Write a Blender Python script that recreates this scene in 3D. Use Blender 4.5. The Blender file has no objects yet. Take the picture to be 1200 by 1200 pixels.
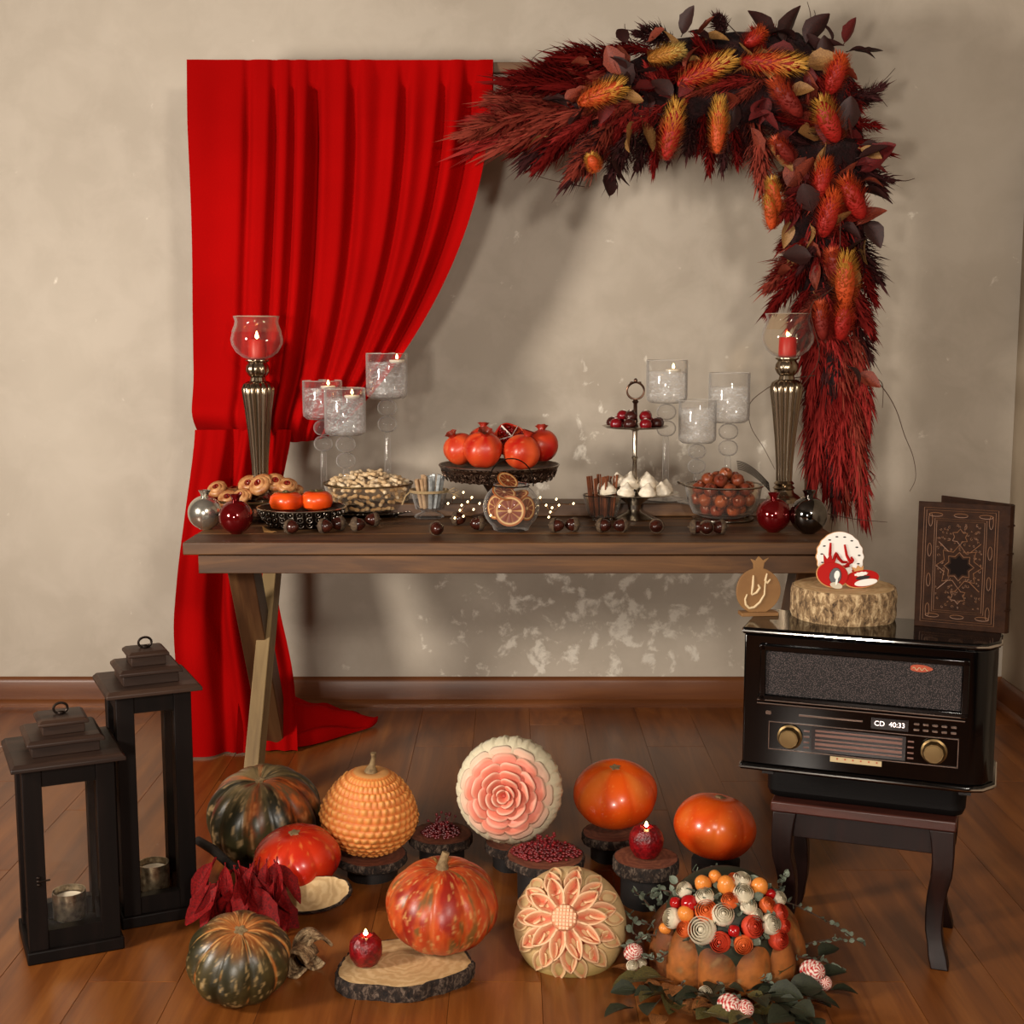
import bpy, bmesh, math, random
from math import sin, cos, pi, sqrt, atan2, radians, exp
from mathutils import Vector as V, Matrix, noise, Euler

SC = bpy.context.scene
COL = SC.collection
# ------------------------------------------------------------ camera, world, lamps, exposure
FPX, PITCH, CAMH, WALLY = 1600.0, radians(7.66), 1.37, 4.87
cam = bpy.data.objects.new('camera', bpy.data.cameras.new('camera'))
COL.objects.link(cam)
cam.location = (0, 0, CAMH)
cam.rotation_euler = (pi / 2 - PITCH, 0, 0)
cam.data.sensor_width = 36
cam.data.lens = 36 * FPX / 1200
cam.data.clip_start = .05
SC.camera = cam
SC.view_settings.view_transform = 'Standard'
SC.view_settings.look = 'None'
SC.view_settings.gamma = 1
SC.view_settings.exposure = -0.10
SC.view_settings.use_curve_mapping = False
SC.cycles.transparent_max_bounces = 24
SC.cycles.max_bounces = 10
SC.cycles.sample_clamp_indirect = 4
w = bpy.data.worlds.new('world')
SC.world = w
w.use_nodes = True
w.node_tree.nodes['Background'].inputs[0].default_value = (1.0, .78, .58, 1)
w.node_tree.nodes['Background'].inputs[1].default_value = .05


def lamp(name, loc, target, watts, size, color, spread=pi):
    d = bpy.data.lights.new(name, 'AREA')
    d.energy, d.size, d.color, d.shape = watts, size, color, 'DISK'
    d.spread = spread
    o = bpy.data.objects.new(name, d)
    COL.objects.link(o)
    o.location = loc
    o.rotation_euler = (V(target) - V(loc)).to_track_quat('-Z', 'Y').to_euler()
    return o


WARM = (1.0, .905, .79)
lamp('ceiling_lamp', (1.15, -.9, 2.5), (.1, 4.6, 1.1), 72, .45, WARM)
lamp('floor_lamp', (-.9, -.8, 1.2), (-.1, 4.6, 1.0), 72, .35, WARM)
lamp('side_lamp', (-2.85, 1.5, 1.6), (.4, 4.7, 1.5), 78, .70, WARM, radians(130))


# ------------------------------------------------------------ helpers
def at(px, py, Y=None, Z=None):
    u, v = (px - 600) / FPX, (600 - py) / FPX
    d = V((u, cos(PITCH) + v * sin(PITCH), -sin(PITCH) + v * cos(PITCH)))
    t = Y / d.y if Y is not None else (Z - CAMH) / d.z
    return V((0, 0, CAMH)) + d * t


def mpp(p):
    """metres per photo pixel at the point p"""
    return ((p[1]) * cos(PITCH) - (p[2] - CAMH) * sin(PITCH)) / FPX


def S(r, g, b):
    return tuple(((c / 255 + .055) / 1.055) ** 2.4 if c > 10.3 else c / 255 / 12.92 for c in (r, g, b))


def mixc(a, b, t):
    t = max(0, min(1, t))
    return tuple(x + (y - x) * t for x, y in zip(a, b))


def R3(x=0, y=0, z=0):
    return Euler((x, y, z)).to_matrix().to_4x4()


def TR(x, y=None, z=None):
    return Matrix.Translation((x, y, z) if y is not None else x)


def SCL(x, y, z):
    return Matrix.Diagonal((x, y, z, 1))


def aim(p, d, roll=0.0):
    """matrix that moves the origin to p and turns +Z to d"""
    q = V(d).to_track_quat('Z', 'Y')
    return TR(V(p)) @ q.to_matrix().to_4x4() @ R3(0, 0, roll)


class MB:
    def __init__(s):
        s.v, s.f, s.c = [], [], []

    def add(s, vs, fs, M=None, col=None):
        b = len(s.v)
        for i, p in enumerate(vs):
            p = V(p)
            s.v.append(M @ p if M else p)
            if col is not None:
                s.c.append(col[i] if isinstance(col, list) else col)
        s.f += [tuple(b + i for i in f) for f in fs]
        return s

    def box(s, c, d, M=None, col=None):
        x, y, z = (q / 2 for q in d)
        vs = [V(c) + V((i * x, j * y, k * z)) for k in (-1, 1) for j in (-1, 1) for i in (-1, 1)]
        return s.add(vs, [(0, 2, 3, 1), (4, 5, 7, 6), (0, 1, 5, 4), (2, 6, 7, 3), (0, 4, 6, 2), (1, 3, 7, 5)], M, col)

    def lathe(s, prof, n=32, M=None, lobes=None, col=None):
        """prof: (r, z) from bottom to top; r = 0 closes"""
        vs, fs, rows, cl = [], [], [], []
        for i, (r, z) in enumerate(prof):
            cc = col(i / (len(prof) - 1)) if callable(col) else col
            if r <= 1e-6:
                rows.append([len(vs)])
                vs.append((0, 0, z)); cl.append(cc)
            else:
                rows.append(list(range(len(vs), len(vs) + n)))
                for k in range(n):
                    a = 2 * pi * k / n
                    q = r * (1 + lobes(a, z)) if lobes else r
                    vs.append((q * cos(a), q * sin(a), z)); cl.append(cc)
        for A, B in zip(rows, rows[1:]):
            for k in range(n):
                k2 = (k + 1) % n
                if len(A) == 1 and len(B) == 1:
                    continue
                if len(A) == 1:
                    fs.append((A[0], B[k2], B[k]))
                elif len(B) == 1:
                    fs.append((A[k], A[k2], B[0]))
                else:
                    fs.append((A[k], A[k2], B[k2], B[k]))
        return s.add(vs, fs, M, cl if col is not None else None)

    def ball(s, c, r, n=16, m=10, M=None, col=None):
        rx, ry, rz = r if hasattr(r, '__len__') else (r, r, r)
        prof = [(sin(pi * i / m), -cos(pi * i / m)) for i in range(m + 1)]
        prof[0] = (0, -1); prof[-1] = (0, 1)
        MM = TR(V(c)) @ SCL(rx, ry, rz)
        return s.lathe(prof, n, (M @ MM) if M else MM, col=col)

    def tube(s, pts, r, n=8, M=None, caps=True, closed=False, col=None):
        pts = [V(p) for p in pts]
        L = len(pts)
        rs = r if hasattr(r, '__len__') else [r] * L
        vs, fs = [], []
        nrm = None
        for i, p in enumerate(pts):
            if closed:
                t = pts[(i + 1) % L] - pts[i - 1]
            else:
                t = pts[min(i + 1, L - 1)] - pts[max(i - 1, 0)]
            t = t.normalized() if t.length > 1e-9 else V((0, 0, 1))
            if nrm is None:
                nrm = t.orthogonal().normalized()
            nrm = nrm - t * nrm.dot(t)
            nrm = nrm.normalized() if nrm.length > 1e-9 else t.orthogonal().normalized()
            bn = t.cross(nrm)
            for k in range(n):
                a = 2 * pi * k / n
                vs.append(p + (nrm * cos(a) + bn * sin(a)) * rs[i])
        for i in range(L if closed else L - 1):
            j = (i + 1) % L
            for k in range(n):
                k2 = (k + 1) % n
                fs.append((i * n + k, i * n + k2, j * n + k2, j * n + k))
        if caps and not closed:
            fs.append(tuple(range(n - 1, -1, -1)))
            fs.append(tuple((L - 1) * n + k for k in range(n)))
        return s.add(vs, fs, M, col)

    def prism(s, poly, z0, z1, M=None, col=None):
        n = len(poly)
        vs = [(x, y, z0) for x, y in poly] + [(x, y, z1) for x, y in poly]
        fs = [tuple(range(n - 1, -1, -1)), tuple(range(n, 2 * n))]
        fs += [(k, (k + 1) % n, n + (k + 1) % n, n + k) for k in range(n)]
        return s.add(vs, fs, M, col)

    def sheet(s, fn, nu, nv, M=None, wrap=False, col=None):
        vs = [fn(i / nu, j / nv) for j in range(nv + 1) for i in range(nu + 1)]
        W = nu + 1
        fs = [(j * W + i, j * W + i + 1, (j + 1) * W + i + 1, (j + 1) * W + i) for j in range(nv) for i in range(nu)]
        cl = [col(i / nu, j / nv) for j in range(nv + 1) for i in range(nu + 1)] if callable(col) else col
        return s.add(vs, fs, M, cl)

    def mesh(s, name, recalc=True, sharp=40):
        me = bpy.data.meshes.new(name)
        me.from_pydata([tuple(p) for p in s.v], [], s.f)
        if s.c:
            a = me.attributes.new('Col', 'FLOAT_COLOR', 'POINT')
            flat = []
            for c in s.c:
                flat += [c[0], c[1], c[2], 1.0]
            a.data.foreach_set('color', flat)
        if recalc:
            bm = bmesh.new(); bm.from_mesh(me)
            bmesh.ops.recalc_face_normals(bm, faces=bm.faces)
            bm.to_mesh(me); bm.free()
        me.polygons.foreach_set('use_smooth', [True] * len(me.polygons))
        if sharp:
            me.set_sharp_from_angle(angle=radians(sharp))
        return me

    def build(s, name, mat, parent=None, loc=None, rot=None, bevel=0, solid=0, sub=0, recalc=True, sharp=40, M=None):
        o = bpy.data.objects.new(name, s.mesh(name, recalc, sharp))
        o.data.materials.append(mat)
        COL.objects.link(o)
        if parent: o.parent = parent
        if M is not None: o.matrix_basis = M
        if loc is not None: o.location = loc
        if rot is not None: o.rotation_euler = rot
        if solid:
            m = o.modifiers.new('solid', 'SOLIDIFY'); m.thickness = solid; m.offset = 0
        if bevel:
            m = o.modifiers.new('bevel', 'BEVEL'); m.width = bevel; m.segments = 2
            m.limit_method = 'ANGLE'; m.angle_limit = radians(35)
        if sub:
            m = o.modifiers.new('sub', 'SUBSURF'); m.levels = m.render_levels = sub
        return o


def inst(name, me, M, parent=None, mat=None):
    o = bpy.data.objects.new(name, me)
    COL.objects.link(o)
    if parent: o.parent = parent
    o.matrix_basis = M
    if mat and not me.materials: me.materials.append(mat)
    return o


def tag(o, label=None, cat=None, group=None, kind=None):
    if label: o['label'] = label
    if cat: o['category'] = cat
    if group: o['group'] = group
    if kind: o['kind'] = kind
    return o


def thing(name, label, cat, loc=(0, 0, 0), rz=0.0, group=None, rot=None):
    o = bpy.data.objects.new(name, None)
    o.empty_display_size = .05
    COL.objects.link(o)
    o.location = loc
    o.rotation_euler = rot if rot else (0, 0, rz)
    return tag(o, label, cat, group)


def copy_tree(o, parent=None):
    kids = list(o.children)
    c = o.copy()
    COL.objects.link(c)
    if parent:
        c.parent = parent
    for k in kids:
        copy_tree(k, c)
    return c


def place(o, M):
    o.matrix_basis = M
    return o


# ------------------------------------------------------------ materials
class NT:
    def __init__(s, name):
        s.m = bpy.data.materials.new(name)
        s.m.use_nodes = True
        s.t = s.m.node_tree
        s.b = s.t.nodes['Principled BSDF']

    def n(s, typ, **kw):
        o = s.t.nodes.new(typ)
        for k, v in kw.items():
            if k in o.inputs.keys():
                o.inputs[k].default_value = v
            else:
                setattr(o, k, v)
        return o

    def l(s, a, b):
        s.t.links.new(a, b)

    def set(s, **kw):
        for k, v in kw.items():
            s.b.inputs[k.replace('_', ' ')].default_value = v

    def coord(s, kind='Object', scale=(1, 1, 1), rot=(0, 0, 0), loc=None):
        c = s.n('ShaderNodeTexCoord')
        m = s.n('ShaderNodeMapping')
        m.inputs['Scale'].default_value = scale
        m.inputs['Rotation'].default_value = rot
        s.l(c.outputs[kind], m.inputs[0])
        return m.outputs[0]

    def noise(s, vec, scale, detail=4, rough=.55, dist=0):
        o = s.n('ShaderNodeTexNoise', Scale=scale, Detail=detail, Roughness=rough, Distortion=dist)
        if vec: s.l(vec, o.inputs['Vector'])
        return o.outputs[0]

    def ramp(s, fac, stops, interp='LINEAR'):
        r = s.n('ShaderNodeValToRGB')
        r.color_ramp.interpolation = interp
        els = r.color_ramp.elements
        while len(els) < len(stops): els.new(.5)
        for e, (p, c) in zip(els, stops):
            e.position = p
            e.color = (*c, 1) if hasattr(c, '__len__') else (c, c, c, 1)
        s.l(fac, r.inputs[0])
        return r.outputs[0]

    def mix(s, fac, a, b, blend='MIX'):
        o = s.n('ShaderNodeMix', data_type='RGBA', blend_type=blend)
        for sock, val in ((o.inputs[0], fac), (o.inputs[6], a), (o.inputs[7], b)):
            if hasattr(val, 'is_linked'): s.l(val, sock)
            elif hasattr(val, '__len__'): sock.default_value = (*val, 1)
            else: sock.default_value = val
        return o.outputs[2]

    def math(s, op, a, b=0.0, c=0.0):
        o = s.n('ShaderNodeMath', operation=op)
        for sock, val in zip(o.inputs, (a, b, c)):
            if hasattr(val, 'is_linked'): s.l(val, sock)
            else: sock.default_value = val
        return o.outputs[0]

    def bump(s, h, strength=.3, dist=.002):
        o = s.n('ShaderNodeBump', Strength=strength, Distance=dist)
        s.l(h, o.inputs['Height'])
        s.l(o.outputs[0], s.b.inputs['Normal'])

    def base(s, sock):
        s.l(sock, s.b.inputs['Base Color'])


def mat(name, col, rough=.5, metal=0, col2=None, nscale=12, bump=0, bscale=60, bdist=.002, stops=(.35, .65), **kw):
    t = NT(name)
    t.set(Roughness=rough, Metallic=metal)
    t.b.inputs['Base Color'].default_value = (*col, 1)
    vec = t.coord() if (col2 or bump) else None
    if col2:
        t.base(t.ramp(t.noise(vec, nscale), [(stops[0], col), (stops[1], col2)]))
    if bump:
        t.bump(t.noise(vec, bscale), bump, bdist)
    t.set(**kw)
    return t.m


def vmat(name, rough=.5, bump=.15, bscale=80, speck=.0, bdist=.002, nscale=60, **kw):
    """colour comes from the mesh's own colour attribute"""
    t = NT(name)
    t.set(Roughness=rough)
    a = t.n('ShaderNodeAttribute', attribute_name='Col')
    vec = t.coord()
    if speck:
        n = t.noise(vec, nscale)
        t.base(t.mix(t.ramp(n, [(.3, 0.0), (.7, speck)]), a.outputs[0], (.02, .012, .006)))
    else:
        t.base(a.outputs[0])
    if bump: t.bump(t.noise(vec, bscale), bump, bdist)
    t.set(**kw)
    return t.m


def wood(name, c1, c2, c3, axis='X', scale=1.0, rough=.45, bump=.25, rnd=0.0, **kw):
    t = NT(name)
    st = {'X': (1.5, 18, 18), 'Y': (18, 1.5, 18), 'Z': (18, 18, 1.5)}[axis]
    vec = t.coord('Object', tuple(q * scale for q in st))
    if rnd:
        oi = t.n('ShaderNodeObjectInfo')
        ad = t.n('ShaderNodeVectorMath', operation='ADD')
        mu = t.n('ShaderNodeVectorMath', operation='SCALE')
        cb = t.n('ShaderNodeCombineXYZ')
        for i in range(3): t.l(oi.outputs['Random'], cb.inputs[i])
        t.l(cb.outputs[0], mu.inputs[0]); mu.inputs['Scale'].default_value = 57
        t.l(vec, ad.inputs[0]); t.l(mu.outputs[0], ad.inputs[1])
        vec = ad.outputs[0]
    n = t.noise(vec, 1.6, 6, .6, .6)
    c = t.ramp(n, [(.28, c1), (.5, c2), (.72, c3)])
    if rnd:
        hs = t.n('ShaderNodeHueSaturation')
        t.l(c, hs.inputs['Color'])
        t.l(t.math('MULTIPLY_ADD', oi.outputs['Random'], rnd, 1 - rnd / 2), hs.inputs['Value'])
        c = hs.outputs[0]
    t.base(c)
    t.set(Roughness=rough)
    t.bump(n, bump, .002)
    t.set(**kw)
    return t.m


def thin_glass(name, tint=(1, 1, 1), gloss=.05, refl=.9, base=.05, milky=.35, knee=.55):
    """thin clear glass: straight-through, Fresnel reflection, edge glow and edge shade painted in"""
    t = NT(name)
    out = t.t.nodes['Material Output']
    tr = t.n('ShaderNodeBsdfTransparent'); tr.inputs[0].default_value = (*tint, 1)
    gl = t.n('ShaderNodeBsdfGlossy'); gl.inputs['Roughness'].default_value = gloss
    gl.inputs[0].default_value = (refl, refl, refl, 1)
    lw = t.n('ShaderNodeLayerWeight'); lw.inputs[0].default_value = .5
    t.l(t.ramp(lw.outputs['Facing'], [(knee, tint), (1.0, tuple(.45 * q for q in tint))]), tr.inputs[0])
    mx = t.n('ShaderNodeMixShader')
    t.l(t.ramp(lw.outputs['Facing'], [(0.0, base), (knee, base * 2), (knee + .25, .5), (1.0, .95)]), mx.inputs[0])
    df = t.n('ShaderNodeBsdfDiffuse'); df.inputs[0].default_value = (.62, .60, .58, 1)  # pale diffuse stands in for light caught along the edges
    m2 = t.n('ShaderNodeMixShader'); m2.inputs[0].default_value = milky
    t.l(gl.outputs[0], m2.inputs[1]); t.l(df.outputs[0], m2.inputs[2])
    t.l(tr.outputs[0], mx.inputs[1]); t.l(m2.outputs[0], mx.inputs[2])
    t.l(mx.outputs[0], out.inputs['Surface'])
    return t.m


def crackle(name):
    """water in crackled, partly frosted glass: clear with milky streaks"""
    t = NT(name)
    out = t.t.nodes['Material Output']
    vec = t.coord('Object', (1, 1, 2.2))
    n = t.noise(vec, 46, 5, .6, 1.2)
    t.bump(n, .6, .004)
    t.b.inputs['Base Color'].default_value = (.93, .93, .92, 1)
    t.set(Roughness=.12)
    t.b.inputs['Transmission Weight'].default_value = .35
    tr = t.n('ShaderNodeBsdfTransparent')
    mx = t.n('ShaderNodeMixShader')
    t.l(t.ramp(n, [(.38, .12), (.56, .30), (.62, .75), (.7, .35)]), mx.inputs[0])
    t.l(tr.outputs[0], mx.inputs[1]); t.l(t.b.outputs[0], mx.inputs[2])
    t.l(mx.outputs[0], out.inputs['Surface'])
    return t.m


def rmat(name, cA, cB, col2, rough=.5, nscale=30, amt=.5, bump=0, bscale=100):
    """each copy of the thing takes its own shade between two colours"""
    t = NT(name)
    vec = t.coord()
    oi = t.n('ShaderNodeObjectInfo')
    b = t.ramp(oi.outputs['Random'], [(0.0, cA), (1.0, cB)])
    n = t.noise(vec, nscale)
    t.base(t.mix(t.ramp(n, [(.4, 0.0), (.7, amt)]), b, col2))
    t.set(Roughness=rough)
    if bump: t.bump(t.noise(vec, bscale), bump, .003)
    return t.m


def emit(name, col, strength):
    t = NT(name)
    t.b.inputs['Base Color'].default_value = (*col, 1)
    t.b.inputs['Emission Color'].default_value = (*col, 1)
    t.set(Emission_Strength=strength, Roughness=.6)
    return t.m


def mat_wall():
    t = NT('pearl_plaster')
    vec = t.coord()
    big = t.noise(vec, 1.1, 3)
    base = t.ramp(big, [(.3, S(170, 158, 142)), (.7, S(190, 179, 163))])
    mid = t.noise(vec, 5.5, 5, .62, .4)
    base = t.mix(t.ramp(mid, [(.42, 0.0), (.62, .30)]), base, S(204, 193, 178))
    # pale worn flakes; denser under the table, put in to brighten the wall there
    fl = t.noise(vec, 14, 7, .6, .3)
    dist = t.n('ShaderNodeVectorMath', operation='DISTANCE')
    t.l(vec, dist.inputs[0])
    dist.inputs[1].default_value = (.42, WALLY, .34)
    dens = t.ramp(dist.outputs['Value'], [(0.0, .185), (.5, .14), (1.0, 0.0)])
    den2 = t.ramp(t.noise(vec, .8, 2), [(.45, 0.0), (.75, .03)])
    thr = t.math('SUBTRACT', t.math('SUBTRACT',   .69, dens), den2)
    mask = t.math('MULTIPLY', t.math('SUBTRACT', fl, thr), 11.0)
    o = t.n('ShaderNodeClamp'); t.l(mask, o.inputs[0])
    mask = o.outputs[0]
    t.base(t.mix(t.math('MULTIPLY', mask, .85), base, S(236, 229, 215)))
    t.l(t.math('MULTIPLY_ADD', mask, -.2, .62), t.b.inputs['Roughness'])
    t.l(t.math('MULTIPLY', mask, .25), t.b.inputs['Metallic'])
    t.bump(t.noise(vec, 26, 6), .18, .003)
    return t.m


def mat_cloth():
    t = NT('red_cloth')
    vec = t.coord()
    t.base(t.ramp(t.noise(vec, 3, 2), [(.3, S(146, 1, 1)), (.7, S(160, 2, 2))]))
    t.set(Roughness=.9)
    t.set(Specular_IOR_Level=.06)
    wv = t.noise(t.coord('Object', (900, 900, 250)), 1, 2)
    t.bump(wv, .12, .0006)
    return t.m


def mat_grille():
    t = NT('speaker_cloth')
    v = t.n('ShaderNodeTexVoronoi', Scale=420.0)
    t.l(t.coord(), v.inputs['Vector'])
    t.base(t.ramp(v.outputs['Distance'], [(.15, S(92, 78, 76)), (.5, S(18, 13, 13))]))
    t.set(Roughness=.8)
    t.bump(v.outputs['Distance'], .5, .001)
    return t.m


def mat_bark(name, c1, c2, c3):
    t = NT(name)
    vec = t.coord('Object', (1, 1, .55))
    n = t.noise(vec, 85, 8, .7, .5)
    t.base(t.ramp(n, [(.36, c1), (.5, c2), (.62, c3)]))
    t.set(Roughness=.9)
    t.bump(n, .9, .006)
    return t.m


def mat_rings(name, c1, c2, c3, sc=1.0):
    """sawn end grain"""
    t = NT(name)
    vec = t.coord()
    nz = t.n('ShaderNodeTexWave', wave_type='RINGS', rings_direction='Z', Scale=16.0 * sc, Distortion=9.0, Detail=4.0)
    nz.inputs['Detail Scale'].default_value = 2.0
    t.l(vec, nz.inputs['Vector'])
    c = t.ramp(nz.outputs['Fac'], [(.1, mixc(c1, c2, .72)), (.5, c2), (.9, mixc(c2, c3, .5))])
    blot = t.ramp(t.noise(vec, 9, 4), [(.4, 0.0), (.7, .55)])
    t.base(t.mix(blot, c, c1))
    t.set(Roughness=.7)
    t.bump(nz.outputs['Fac'], .15, .001)
    return t.m


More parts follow.
